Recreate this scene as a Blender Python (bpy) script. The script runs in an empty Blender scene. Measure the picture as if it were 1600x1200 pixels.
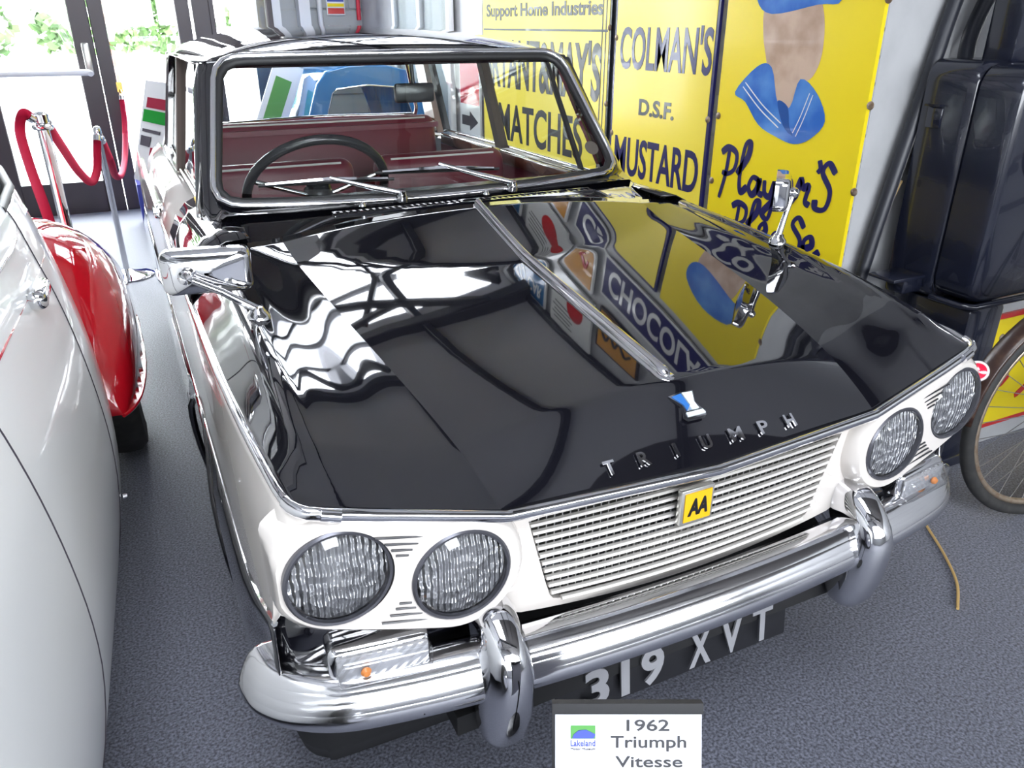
import bpy, bmesh, math, random
from mathutils import Vector, Matrix
rnd = random.Random(7)
PI = math.pi
sc = bpy.context.scene
COL = sc.collection

# ------------------------------------------------------------------ camera
cam_d = bpy.data.cameras.new('camera'); cam = bpy.data.objects.new('camera', cam_d); COL.objects.link(cam)
_yaw, _pitch, _f = math.radians(-25.8945), math.radians(24.7011), 1222.603
_fw = Vector((-math.sin(_yaw)*math.cos(_pitch), math.cos(_yaw)*math.cos(_pitch), -math.sin(_pitch)))
_rt = Vector((math.cos(_yaw), math.sin(_yaw), 0)); _up = _rt.cross(_fw)
CAM = Vector((-0.772, -0.8149, 1.3543))
cam.matrix_world = Matrix(((_rt.x, _up.x, -_fw.x, CAM.x), (_rt.y, _up.y, -_fw.y, CAM.y), (_rt.z, _up.z, -_fw.z, CAM.z), (0, 0, 0, 1)))
cam_d.sensor_width = 36.0; cam_d.lens = _f*36.0/1600.0; cam_d.clip_start = 0.02
sc.camera = cam

# ------------------------------------------------------------------ world, light, exposure
w = bpy.data.worlds.new('sky'); sc.world = w; w.use_nodes = True
bg = w.node_tree.nodes['Background']; bg.inputs[0].default_value = (0.93, 0.96, 1.0, 1); bg.inputs[1].default_value = 22.0
def area(name, loc, rot, sx, sy, power, col=(1, 1, 1)):
    l = bpy.data.lights.new(name, 'AREA'); l.shape = 'RECTANGLE'; l.size = sx; l.size_y = sy; l.energy = power; l.color = col
    o = bpy.data.objects.new(name, l); COL.objects.link(o); o.location = loc; o.rotation_euler = rot
    return o
def portal(name, loc, rot, sx, sy):
    o = area(name, loc, rot, sx, sy, 1.0); o.data.cycles.is_portal = True
    return o
SL = 0.38                      # slope of the roof
def roof_z(x): return 2.6 + SL*(1.3 - x) if x > -2.2 else 2.6 + SL*3.5 - SL*(-2.2 - x)
portal('skylight_portal', (0.55, 3.85, roof_z(0.55)+0.12), (0, math.atan(SL), 0), 1.6, 1.5)
portal('skylight_portal_front', (-0.9, -1.6, roof_z(-0.9)+0.12), (0, math.atan(SL), 0), 1.9, 2.1)
portal('door_portal', (-0.95, 6.42, 1.4), (PI/2, 0, PI), 2.9, 2.7)
portal('window_portal', (.3, -4.3, 1.9), (PI/2, 0, 0), 5.2, 1.8)
sc.view_settings.view_transform = 'Standard'; sc.view_settings.look = 'None'
sc.view_settings.gamma = 1.0; sc.view_settings.use_curve_mapping = False
sc.view_settings.exposure = 0.68
sc.cycles.use_denoising = True
sc.cycles.max_bounces = 8; sc.cycles.diffuse_bounces = 4; sc.cycles.glossy_bounces = 5; sc.cycles.transparent_max_bounces = 16
sc.cycles.transmission_bounces = 4
sc.cycles.sample_clamp_indirect = 6.0; sc.cycles.caustics_reflective = False; sc.cycles.caustics_refractive = False
sc.cycles.blur_glossy = 0.6

# ------------------------------------------------------------------ materials
def mat(name, col, rough=0.5, metal=0.0, coat=0.0, ior=1.5, noise=None, bump=None, emit=None):
    m = bpy.data.materials.new(name); m.use_nodes = True
    nt = m.node_tree; b = nt.nodes['Principled BSDF']
    b.inputs['Base Color'].default_value = (*col, 1); b.inputs['Roughness'].default_value = rough
    b.inputs['Metallic'].default_value = metal; b.inputs['Coat Weight'].default_value = coat; b.inputs['Coat Roughness'].default_value = 0.02
    b.inputs['IOR'].default_value = ior
    tc = None
    if noise or bump:
        tc = nt.nodes.new('ShaderNodeTexCoord')
    if noise:                                     # noise = (scale, colour2, low, high)
        n = nt.nodes.new('ShaderNodeTexNoise'); n.inputs['Scale'].default_value = noise[0]; n.inputs['Detail'].default_value = 6
        nt.links.new(tc.outputs['Object'], n.inputs['Vector'])
        r = nt.nodes.new('ShaderNodeValToRGB'); r.color_ramp.elements[0].position = noise[2]; r.color_ramp.elements[1].position = noise[3]
        r.color_ramp.elements[0].color = (*col, 1); r.color_ramp.elements[1].color = (*noise[1], 1)
        nt.links.new(n.outputs['Fac'], r.inputs[0]); nt.links.new(r.outputs[0], b.inputs['Base Color'])
    if bump:                                      # bump = (scale, strength, distance)
        n = nt.nodes.new('ShaderNodeTexNoise'); n.inputs['Scale'].default_value = bump[0]; n.inputs['Detail'].default_value = 4
        nt.links.new(tc.outputs['Object'], n.inputs['Vector'])
        bp = nt.nodes.new('ShaderNodeBump'); bp.inputs['Strength'].default_value = bump[1]; bp.inputs['Distance'].default_value = bump[2]
        nt.links.new(n.outputs['Fac'], bp.inputs['Height']); nt.links.new(bp.outputs[0], b.inputs['Normal'])
    if emit:
        b.inputs['Emission Color'].default_value = (*col, 1); b.inputs['Emission Strength'].default_value = emit
    return m
M = {}
M['black_paint'] = mat('black_paint', (0.0045, 0.0045, 0.007), 0.03, 0, 1.0, 1.6)
M['cream_paint'] = mat('cream_paint', (0.66, 0.615, 0.575), 0.12, 0, 0.6)
M['chrome'] = mat('chrome', (0.78, 0.78, 0.80), 0.05, 1.0)
M['bumper_chrome'] = mat('bumper_chrome', (0.80, 0.80, 0.82), 0.12, 1.0, bump=(9, 0.05, 0.01))
M['slat'] = mat('silver_slat', (0.80, 0.77, 0.72), 0.35, 0.35)
M['satin'] = mat('satin_metal', (0.62, 0.61, 0.58), 0.28, 0.85)
M['rubber'] = mat('rubber', (0.012, 0.012, 0.013), 0.55, bump=(60, 0.1, 0.002))
M['tyre'] = mat('tyre', (0.018, 0.018, 0.018), 0.7, noise=(30, (0.04, 0.038, 0.036), 0.4, 0.8))
M['dark'] = mat('underbody_black', (0.006, 0.006, 0.007), 0.7)
M['red_vinyl'] = mat('red_vinyl', (0.16, 0.012, 0.03), 0.35, bump=(80, 0.1, 0.001))
M['wood'] = mat('walnut', (0.16, 0.055, 0.022), 0.25, noise=(9, (0.07, 0.02, 0.01), 0.35, 0.7), coat=0.5)
M['headlining'] = mat('headlining', (0.10, 0.075, 0.065), 0.8)
M['black_plastic'] = mat('black_plastic', (0.01, 0.01, 0.012), 0.25)
M['badge_blue'] = mat('badge_blue', (0.03, 0.15, 0.45), 0.2, coat=1)
M['badge_white'] = mat('badge_white', (0.75, 0.85, 0.85), 0.2, coat=1)
M['badge_yellow'] = mat('badge_yellow', (0.75, 0.42, 0.005), 0.25, coat=0.6)
M['ink'] = mat('black_ink', (0.008, 0.008, 0.012), 0.3)
M['plate_black'] = mat('plate_black', (0.010, 0.010, 0.012), 0.35)
M['plate_silver'] = mat('plate_silver', (0.42, 0.42, 0.44), 0.35, 0.5)
M['carpet'] = mat('carpet', (0.036, 0.038, 0.052), 0.62, noise=(170, (0.20, 0.21, 0.265), 0.36, 0.70), bump=(240, 0.5, 0.004))
M['wall_paint'] = mat('white_wall_paint', (0.46, 0.465, 0.475), 0.55, noise=(5, (0.38, 0.385, 0.395), 0.45, 0.75), bump=(25, 0.25, 0.004))
M['grey_wall'] = mat('grey_wall_paint', (0.40, 0.41, 0.41), 0.6, bump=(40, 0.25, 0.004))
M['ceiling_shade'] = mat('ceiling_board_shade', (0.07, 0.065, 0.065), 0.8)  # ceiling colour darkened behind the camera so the bonnet nose reflects dark
M['ceiling_paint'] = mat('ceiling_board', (0.66, 0.66, 0.69), 0.8, bump=(4, 0.1, 0.01))
M['beam_black'] = mat('steel_beam_black', (0.02, 0.02, 0.026), 0.45)
M['door_frame'] = mat('door_frame_brown', (0.040, 0.030, 0.036), 0.4)
M['enamel_yellow'] = mat('enamel_yellow', (0.82, 0.64, 0.015), 0.30, coat=0.12, ior=1.35, bump=(3.5, 0.06, 0.02))
M['enamel_pale'] = mat('enamel_pale_yellow', (0.84, 0.68, 0.07), 0.30, coat=0.12, ior=1.35, bump=(3.5, 0.06, 0.02))
M['navy'] = mat('enamel_navy', (0.012, 0.012, 0.10), 0.30, coat=0.15, ior=1.35)
M['enamel_black'] = mat('enamel_black', (0.012, 0.014, 0.018), 0.30, coat=0.15, ior=1.35)
M['sailor_blue'] = mat('enamel_blue', (0.03, 0.14, 0.50), 0.15, coat=0.8, noise=(7, (0.10, 0.28, 0.66), 0.4, 0.7))
M['sailor_blue2'] = mat('enamel_blue_dark', (0.02, 0.09, 0.33), 0.15, coat=0.8)
M['skin_print'] = mat('enamel_beige', (0.60, 0.44, 0.34), 0.15, coat=0.8, noise=(9, (0.42, 0.28, 0.20), 0.45, 0.75))
M['enamel_white'] = mat('enamel_white', (0.78, 0.78, 0.76), 0.15, coat=0.8)
M['enamel_red'] = mat('enamel_red', (0.55, 0.02, 0.02), 0.15, coat=0.8)
M['enamel_orange'] = mat('enamel_orange', (0.65, 0.30, 0.04), 0.15, coat=0.8)
M['enamel_blue'] = mat('enamel_sign_blue', (0.03, 0.16, 0.36), 0.15, coat=0.8)
M['rust'] = mat('rusty_steel', (0.16, 0.10, 0.06), 0.6, 0.4, noise=(40, (0.35, 0.30, 0.25), 0.4, 0.7))
M['white_car'] = mat('white_car_paint', (0.90, 0.91, 0.90), 0.22, 0, 0.5)
M['red_car'] = mat('red_car_paint', (0.50, 0.006, 0.015), 0.06, 0, 1.0)
M['blue_car'] = mat('blue_car_paint', (0.02, 0.16, 0.42), 0.08, 0, 1.0)
M['navy_iron'] = mat('navy_cast_iron', (0.009, 0.011, 0.022), 0.20, 0, 0.5, noise=(3, (0.018, 0.020, 0.034), 0.4, 0.8), bump=(18, 0.08, 0.004))
M['hose'] = mat('hose_rubber', (0.016, 0.018, 0.026), 0.4)
M['rope'] = mat('red_rope', (0.50, 0.012, 0.06), 0.6)
M['rope_dark'] = mat('red_rope_end', (0.20, 0.01, 0.03), 0.6)
M['card'] = mat('white_card', (0.78, 0.78, 0.86), 0.45)
M['text_black'] = mat('printed_black', (0.03, 0.03, 0.035), 0.5)
M['logo_green'] = mat('logo_green', (0.08, 0.30, 0.06), 0.5)
M['logo_blue'] = mat('logo_blue', (0.05, 0.08, 0.40), 0.5)
M['board_white'] = mat('board_white', (0.34, 0.34, 0.35), 0.5)
M['box_blue'] = mat('blue_box', (0.008, 0.02, 0.26), 0.3)
M['poster_green'] = mat('poster_green', (0.010, 0.13, 0.020), 0.5)
M['poster_grey'] = mat('poster_grey', (0.05, 0.045, 0.055), 0.5)
M['poster_red'] = mat('poster_red', (0.16, 0.015, 0.03), 0.5)
M['lamp_ring'] = mat('lamp_ring', (0.10, 0.10, 0.115), 0.3, 0.6)
M['brass'] = mat('brass', (0.65, 0.42, 0.12), 0.25, 1.0)
M['cable'] = mat('yellow_cable', (0.50, 0.33, 0.12), 0.5)
M['brown_enamel'] = mat('dark_brown_enamel', (0.03, 0.012, 0.008), 0.3, noise=(35, (0.09, 0.05, 0.03), 0.5, 0.8))
M['rim_steel'] = mat('bicycle_rim', (0.45, 0.36, 0.27), 0.35, 0.8, noise=(40, (0.30, 0.17, 0.09), 0.5, 0.8))
M['spoke'] = mat('spoke_steel', (0.35, 0.34, 0.33), 0.3, 0.9)
M['reflector_red'] = mat('reflector_red', (0.75, 0.01, 0.05), 0.15, coat=1)
M['foliage'] = mat('foliage', (0.035, 0.085, 0.018), 0.7, noise=(3, (0.075, 0.14, 0.035), 0.35, 0.7))
M['tarmac'] = mat('pale_paving', (0.72, 0.70, 0.68), 0.9, noise=(2, (0.6, 0.58, 0.57), 0.4, 0.7))
M['far_wall'] = mat('pale_render', (0.78, 0.78, 0.76), 0.8)
M['pvc'] = mat('white_pvc', (0.72, 0.72, 0.74), 0.35)
M['pipe_red'] = mat('red_pipe', (0.62, 0.02, 0.05), 0.35)
M['frame_brown'] = mat('dark_picture_frame', (0.03, 0.02, 0.02), 0.4)
M['paper'] = mat('printed_paper', (0.72, 0.68, 0.60), 0.6)
M['orange_lens'] = mat('orange_bulb', (0.75, 0.25, 0.05), 0.2)

def glass(name, tint=(1, 1, 1), refl=1.5, rough=0.0):
    m = bpy.data.materials.new(name); m.use_nodes = True; nt = m.node_tree; nt.nodes.clear()
    o = nt.nodes.new('ShaderNodeOutputMaterial'); mx = nt.nodes.new('ShaderNodeMixShader')
    t = nt.nodes.new('ShaderNodeBsdfTransparent'); g = nt.nodes.new('ShaderNodeBsdfGlossy'); lw = nt.nodes.new('ShaderNodeLayerWeight'); lw.inputs['Blend'].default_value = 0.5
    pw = nt.nodes.new('ShaderNodeMath'); pw.operation = 'POWER'; pw.inputs[1].default_value = 4.6; nt.links.new(lw.outputs['Facing'], pw.inputs[0])
    r0 = ((refl-1)/(refl+1))**2*1.6
    f = nt.nodes.new('ShaderNodeMath'); f.operation = 'MULTIPLY_ADD'; f.inputs[1].default_value = 1-r0; f.inputs[2].default_value = r0; nt.links.new(pw.outputs[0], f.inputs[0])
    t.inputs[0].default_value = (*tint, 1); g.inputs['Roughness'].default_value = rough
    nt.links.new(f.outputs[0], mx.inputs[0]); nt.links.new(t.outputs[0], mx.inputs[1]); nt.links.new(g.outputs[0], mx.inputs[2]); nt.links.new(mx.outputs[0], o.inputs[0])
    return m
M['screen_glass'] = glass('windscreen_glass', (0.86, 0.90, 0.88), 1.45)
M['glass'] = glass('window_glass', (0.93, 0.95, 0.95), 1.4)
M['dimmed_roof'] = glass('dimmed_roof_glass', (0.42, 0.43, 0.45), 1.45, 0.3)  # grey tint added so the rooflights let in less daylight
M['window_tint'] = glass('dimmed_window_glass', (0.50, 0.51, 0.52), 1.45, 0.05)  # tint added to hold back daylight through the unseen front window
M['clear_lens'] = glass('clear_lens', (0.92, 0.92, 0.92), 1.7, 0.06)
M['enamel_yellow'].node_tree.nodes['Principled BSDF'].inputs['Coat Roughness'].default_value = 0.12; M['enamel_pale'].node_tree.nodes['Principled BSDF'].inputs['Coat Roughness'].default_value = 0.12
_cb = M['carpet'].node_tree.nodes['Principled BSDF']; _cb.inputs['Sheen Weight'].default_value = 0.35; _cb.inputs['Sheen Roughness'].default_value = 0.4
for _n in ('board_white', 'poster_green', 'poster_red', 'poster_grey'): M[_n].node_tree.nodes['Principled BSDF'].inputs['IOR'].default_value = 1.03; M[_n].node_tree.nodes['Principled BSDF'].inputs['Roughness'].default_value = 0.9
def fluted(name, kind):
    m = bpy.data.materials.new(name); m.use_nodes = True; nt = m.node_tree; b = nt.nodes['Principled BSDF']
    b.inputs['Base Color'].default_value = (0.86, 0.87, 0.90, 1); b.inputs['Metallic'].default_value = 0.72; b.inputs['Roughness'].default_value = 0.16
    tc = nt.nodes.new('ShaderNodeTexCoord'); bp = nt.nodes.new('ShaderNodeBump'); bp.inputs['Distance'].default_value = 0.012
    if kind == 'flute':
        wv = nt.nodes.new('ShaderNodeTexWave'); wv.wave_type = 'BANDS'; wv.bands_direction = 'X'; wv.inputs['Scale'].default_value = 34; wv.inputs['Distortion'].default_value = 2.6; wv.inputs['Detail'].default_value = 2
        vo = nt.nodes.new('ShaderNodeTexVoronoi'); vo.inputs['Scale'].default_value = 55
        ad = nt.nodes.new('ShaderNodeMath'); ad.operation = 'MULTIPLY_ADD'; ad.inputs[1].default_value = 1.6
        nt.links.new(tc.outputs['Object'], wv.inputs['Vector']); nt.links.new(tc.outputs['Object'], vo.inputs['Vector'])
        nt.links.new(vo.outputs['Distance'], ad.inputs[0]); nt.links.new(wv.outputs['Fac'], ad.inputs[2]); nt.links.new(ad.outputs[0], bp.inputs['Height'])
        bp.inputs['Strength'].default_value = 0.9
    else:
        vo = nt.nodes.new('ShaderNodeTexWave'); vo.wave_type = 'RINGS'; vo.rings_direction = 'Y'; vo.inputs['Scale'].default_value = 30
        nt.links.new(tc.outputs['Object'], vo.inputs['Vector']); nt.links.new(vo.outputs['Fac'], bp.inputs['Height']); bp.inputs['Strength'].default_value = 0.15
    nt.links.new(bp.outputs[0], b.inputs['Normal'])
    return m
M['reflector'] = fluted('fluted_reflector', 'flute')
M['ring_reflector'] = fluted('ringed_reflector', 'ring')

# ------------------------------------------------------------------ helpers
def link(name, me, m=None, parent=None, smooth=True, ang=35):
    if m is not None:
        me.materials.append(M[m] if isinstance(m, str) else m)
    if smooth:
        for p in me.polygons: p.use_smooth = True
        try: me.set_sharp_from_angle(angle=math.radians(ang))
        except Exception: pass
    o = bpy.data.objects.new(name, me); COL.objects.link(o)
    if parent is not None:
        o.parent = parent
        o.matrix_parent_inverse = parent.matrix_basis.inverted()
    return o
def mesh(name, vs, fs, m=None, parent=None, smooth=True, ang=35):
    me = bpy.data.meshes.new(name); me.from_pydata([tuple(v) for v in vs], [], fs); me.validate(); me.update()
    return link(name, me, m, parent, smooth, ang)
def bmobj(name, bm, m=None, parent=None, smooth=True, ang=35):
    me = bpy.data.meshes.new(name); bm.normal_update(); bm.to_mesh(me); bm.free()
    return link(name, me, m, parent, smooth, ang)
def empty(name, loc=(0, 0, 0)):
    o = bpy.data.objects.new(name, None); o.empty_display_size = 0.1; COL.objects.link(o); o.location = loc
    return o
def tag(o, label, cat=None, group=None):
    o['label'] = label
    if cat: o['category'] = cat
    if group: o['group'] = group
    return o
def thing(name, label, cat, loc=(0, 0, 0), group=None): return tag(empty(name, loc), label, cat, group)
def struct(o, label=None, cat=None):
    o['kind'] = 'structure'
    if label: o['label'] = label
    if cat: o['category'] = cat
    return o
def bm_box(bm, c, s, rot=None, bev=0.0, seg=2):
    r = bmesh.ops.create_cube(bm, size=1.0); vs = r['verts']
    bmesh.ops.scale(bm, vec=s, verts=vs)
    if bev:
        es = list({e for v in vs for e in v.link_edges})
        rb = bmesh.ops.bevel(bm, geom=es, offset=bev, segments=seg, profile=0.5, affect='EDGES')
        vs = list({v for f in rb['faces'] for v in f.verts} | {v for v in vs if v.is_valid})
    if rot is not None: bmesh.ops.rotate(bm, cent=(0, 0, 0), matrix=rot, verts=vs)
    bmesh.ops.translate(bm, vec=c, verts=vs)
    return vs
def box(name, c, s, m, parent=None, rot=None, bev=0.0, seg=2):
    bm = bmesh.new(); bm_box(bm, c, s, rot, bev, seg); return bmobj(name, bm, m, parent)
def frame_for(d):
    d = Vector(d).normalized(); a = Vector((0, 0, 1)) if abs(d.z) < 0.95 else Vector((1, 0, 0))
    u = d.cross(a).normalized(); return u, d.cross(u).normalized()
def tube_data(pts, rads, n=10, cap=True, closed=False, ell=None):
    pts = [Vector(p) for p in pts]; N = len(pts)
    if not hasattr(rads, '__len__'): rads = [rads]*N
    vs, fs = [], []
    pu = None
    for i, p in enumerate(pts):
        if closed: d = pts[(i+1) % N]-pts[i-1]
        else: d = pts[min(i+1, N-1)]-pts[max(i-1, 0)]
        d.normalize()
        if pu is None: u, v = frame_for(d)
        else:
            u = (pu-d*pu.dot(d)).normalized(); v = d.cross(u)
        pu = u
        ea, eb = ell if ell else (1, 1)
        for k in range(n):
            a = 2*PI*k/n; vs.append(p+(u*math.cos(a)*ea+v*math.sin(a)*eb)*rads[i])
    R = N if closed else N-1
    for i in range(R):
        for k in range(n):
            a = i*n+k; b = i*n+(k+1) % n; j = ((i+1) % N)*n
            fs.append((a, b, j+(k+1) % n, j+k))
    if cap and not closed:
        fs.append(tuple(range(n))[::-1]); fs.append(tuple((N-1)*n+k for k in range(n)))
    return vs, fs
def join_data(parts):
    V, F = [], []
    for vs, fs in parts:
        o = len(V); V += list(vs); F += [tuple(i+o for i in f) for f in fs]
    return V, F
def tube(name, pts, r, m, parent=None, n=10, closed=False, cap=True, ell=None):
    vs, fs = tube_data(pts, r, n, cap, closed, ell); return mesh(name, vs, fs, m, parent, ang=50)
def smooth_path(pts, k=6, closed=False):
    P = [Vector(p) for p in pts]; out = []; N = len(P)
    rng = range(N) if closed else range(N-1)
    for i in rng:
        p0 = P[i-1] if (closed or i > 0) else P[0]*2-P[1]
        p1 = P[i]; p2 = P[(i+1) % N]
        p3 = P[(i+2) % N] if (closed or i+2 < N) else P[-1]*2-P[-2]
        for j in range(k):
            t = j/k; out.append(0.5*((2*p1)+(p2-p0)*t+(2*p0-5*p1+4*p2-p3)*t*t+(3*p1-p0-3*p2+p3)*t**3))
    if not closed: out.append(P[-1])
    return out
def lathe_data(prof, n=32, c=(0, 0, 0), axis=(0, 0, 1), capends=True):
    d = Vector(axis).normalized(); u, v = frame_for(d); c = Vector(c); vs, fs = [], []
    for r, h in prof:
        for k in range(n):
            a = 2*PI*k/n; vs.append(c+d*h+(u*math.cos(a)+v*math.sin(a))*max(r, 1e-5))
    for i in range(len(prof)-1):
        for k in range(n): fs.append((i*n+k, i*n+(k+1) % n, (i+1)*n+(k+1) % n, (i+1)*n+k))
    if capends:
        if prof[0][0] > 1e-4: fs.append(tuple(range(n))[::-1])
        if prof[-1][0] > 1e-4: fs.append(tuple((len(prof)-1)*n+k for k in range(n)))
    return vs, fs
def lathe(name, prof, m, parent=None, n=32, c=(0, 0, 0), axis=(0, 0, 1), capends=True):
    vs, fs = lathe_data(prof, n, c, axis, capends); o = mesh(name, vs, fs, m, parent, ang=40)
    bm = bmesh.new(); bm.from_mesh(o.data); bmesh.ops.recalc_face_normals(bm, faces=bm.faces); bm.to_mesh(o.data); bm.free()
    return o
def interp(tab, x):
    if x <= tab[0][0]: return tab[0][1]
    for (a, va), (b, vb) in zip(tab, tab[1:]):
        if x <= b: return va+(vb-va)*(x-a)/(b-a)
    return tab[-1][1]
def sinterp(tab, x):                       # smooth (Catmull-Rom, finite difference) interpolation
    n = len(tab)
    if x <= tab[0][0]: return tab[0][1]+(tab[1][1]-tab[0][1])/(tab[1][0]-tab[0][0])*(x-tab[0][0])
    if x >= tab[-1][0]: return tab[-1][1]+(tab[-1][1]-tab[-2][1])/(tab[-1][0]-tab[-2][0])*(x-tab[-1][0])
    for i in range(n-1):
        x0, y0 = tab[i]; x1, y1 = tab[i+1]
        if x <= x1:
            h = x1-x0
            def sl(j):
                if j <= 0: return (tab[1][1]-tab[0][1])/(tab[1][0]-tab[0][0])
                if j >= n-1: return (tab[-1][1]-tab[-2][1])/(tab[-1][0]-tab[-2][0])
                return (tab[j+1][1]-tab[j-1][1])/(tab[j+1][0]-tab[j-1][0])
            m0, m1 = sl(i)*h, sl(i+1)*h; t = (x-x0)/h
            return (2*t**3-3*t*t+1)*y0+(t**3-2*t*t+t)*m0+(-2*t**3+3*t*t)*y1+(t**3-t*t)*m1
def grid_data(rows):
    n = len(rows[0]); vs = [Vector(p) for r in rows for p in r]; fs = []
    for i in range(len(rows)-1):
        for j in range(n-1): fs.append((i*n+j, i*n+j+1, (i+1)*n+j+1, (i+1)*n+j))
    return vs, fs
def solidify(o, t, off=-1):
    md = o.modifiers.new('thickness', 'SOLIDIFY'); md.thickness = t; md.offset = off; return o
def mirror_x(p): return (-p[0], p[1], p[2])
def extrude_poly(name, pts2, origin, u, v, depth, m, parent=None, bev=0.0, holes=None):
    """polygon (2-D) extruded along -(u x v)"""
    origin, u, v = Vector(origin), Vector(u), Vector(v); n = u.cross(v).normalized()
    bm = bmesh.new()
    def ring(pp): return [bm.verts.new(origin+u*a+v*b) for a, b in pp]
    edges = []
    for pp in [pts2]+(holes or []):
        r = ring(pp)
        for i in range(len(r)): edges.append(bm.edges.new((r[i], r[(i+1) % len(r)])))
    bmesh.ops.triangle_fill(bm, use_beauty=True, edges=edges, use_dissolve=False)
    r = bmesh.ops.extrude_face_region(bm, geom=list(bm.faces))
    vs = [e for e in r['geom'] if isinstance(e, bmesh.types.BMVert)]
    bmesh.ops.translate(bm, vec=-n*depth, verts=vs)
    bmesh.ops.recalc_face_normals(bm, faces=bm.faces)
    return bmobj(name, bm, m, parent, ang=30)
def rrect(w, h, r, n=5, cx=0, cy=0):
    out = []
    for sx, sy, a0 in ((1, 1, 0), (-1, 1, 90), (-1, -1, 180), (1, -1, 270)):
        for k in range(n+1):
            a = math.radians(a0+90*k/n); out.append((cx+sx*(w/2-r)+r*math.cos(a), cy+sy*(h/2-r)+r*math.sin(a)))
    return out
def circ(r, n=32, cx=0, cy=0): return [(cx+r*math.cos(2*PI*k/n), cy+r*math.sin(2*PI*k/n)) for k in range(n)]
def text(name, s, origin, u, v, w, h, m, parent=None, bold=0.0, depth=0.0015, shear=0.0, gap=1.0):
    """text fitted into a box w x h whose lower-left corner is origin (u right, v up); stands proud by depth"""
    c = bpy.data.curves.new(name, 'FONT'); c.body = s; c.size = 1.0; c.offset = bold; c.shear = shear; c.space_character = gap; c.resolution_u = 4
    c.extrude = 0.5
    t = bpy.data.objects.new('tmp_text', c); COL.objects.link(t); bpy.context.view_layer.update()
    me = bpy.data.meshes.new_from_object(t.evaluated_get(bpy.context.evaluated_depsgraph_get()))
    bpy.data.objects.remove(t); bpy.data.curves.remove(c)
    xs = [q.co.x for q in me.vertices]; ys = [q.co.y for q in me.vertices]
    x0, x1, y0, y1 = min(xs), max(xs), min(ys), max(ys)
    origin, u, v = Vector(origin), Vector(u).normalized(), Vector(v).normalized(); n = u.cross(v).normalized()
    for q in me.vertices:
        a = (q.co.x-x0)/(x1-x0)*w; b = (q.co.y-y0)/max(y1-y0, 1e-6)*h
        q.co = origin+u*a+v*b+n*(q.co.z+0.5)*depth
    me.update()
    return link(name, me, m, parent, smooth=False)
def strokes(name, lines, origin, u, v, su, sv, rad, m, parent=None, depth=0.002):
    """hand lettering: smooth strokes in unit coordinates laid on a plane as flat ribbons with a little thickness"""
    origin, u, v = Vector(origin), Vector(u).normalized(), Vector(v).normalized(); n = u.cross(v).normalized(); parts = []
    for ln in lines:
        P = smooth_path([Vector((a*su, b*sv, 0)) for a, b in ln], 7)
        vs, fs = [], []; N = len(P)
        for i, p in enumerate(P):
            d = (P[min(i+1, N-1)]-P[max(i-1, 0)]).normalized(); q = Vector((-d.y, d.x, 0))
            r = rad*(1.0+0.25*math.sin(math.atan2(d.y, d.x)+0.6))*(0.75 if i in (0, N-1) else 1)
            for s, hgt in ((-1, 0), (-1, 1), (1, 1), (1, 0)):
                w_ = p+q*s*r; vs.append(origin+u*w_.x+v*w_.y+n*hgt*depth)
        for i in range(N-1):
            for k in range(4): fs.append((i*4+k, i*4+(k+1) % 4, i*4+4+(k+1) % 4, i*4+4+k))
        fs.append((0, 1, 2, 3)); fs.append(tuple((N-1)*4+k for k in (3, 2, 1, 0))); parts.append((vs, fs))
    V, F = join_data(parts); return mesh(name, V, F, m, parent, smooth=False)
X, Y, Z = Vector((1, 0, 0)), Vector((0, 1, 0)), Vector((0, 0, 1))

# ================================================================== THE ROOM
WX = 1.30                                    # face of the sign wall
struct(box('floor', (-1.6, 1.2, -0.05), (10.8, 11.2, 0.1), 'carpet'), 'blue grey speckled carpet')
wall_r = box('wall_right', (WX+0.16, 3.80, 1.32), (0.3, 5.66, 2.64), 'wall_paint'); struct(wall_r, 'white painted brick wall behind the enamel signs')
struct(box('wall_right_recess', (3.35, -1.75, 1.32), (0.3, 5.46, 2.64), 'wall_paint'), 'white painted wall behind the iron pump')
struct(box('wall_right_return', (2.41, 1.02, 1.32), (1.58, 0.05, 2.64), 'wall_paint'))
struct(box('partition', (2.43, .69, .27), (1.54, .06, .545), 'wall_paint', bev=.004), 'low white painted partition behind the bicycle')
struct(box('wall_left', (-6.4, 1.2, 1.6), (0.3, 11.4, 3.2), 'wall_paint'))
struct(box('wall_back', (1.95, 6.6, 2.2), (2.9, 0.3, 4.4), 'grey_wall'), 'grey painted block wall at the far end')
struct(box('wall_back_far', (-4.55, 6.6, 2.2), (4.0, 0.3, 4.4), 'grey_wall'))
# front wall with a big window (behind the camera)
struct(box('wall_front', (-1.5, -4.35, 0.5), (10.0, 0.2, 1.0), 'wall_paint'))
struct(box('wall_front_top', (-1.5, -4.35, 3.45), (10.0, 0.2, 1.3), 'wall_paint'))
struct(box('wall_front_left', (-4.4, -4.35, 1.9), (4.0, 0.2, 1.8), 'wall_paint'))
struct(box('wall_front_right', (3.25, -4.35, 1.9), (.5, 0.2, 1.8), 'wall_paint'))
wf = struct(empty('window_1'))
for xx in (-2.37, -1.0, .3, 1.6, 2.97):
    box('mullion', (xx, -4.35, 1.9), (0.07, 0.08, 1.8), 'door_frame', wf)
for zz in (1.03, 2.2, 2.77):
    box('rail', (.3, -4.35, zz), (5.4, 0.08, 0.06), 'door_frame', wf)
mesh('pane', [(-2.4, -4.33, 1.0), (3.0, -4.33, 1.0), (3.0, -4.33, 2.8), (-2.4, -4.33, 2.8)], [(0, 1, 2, 3)], 'window_tint', wf, smooth=False)
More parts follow.
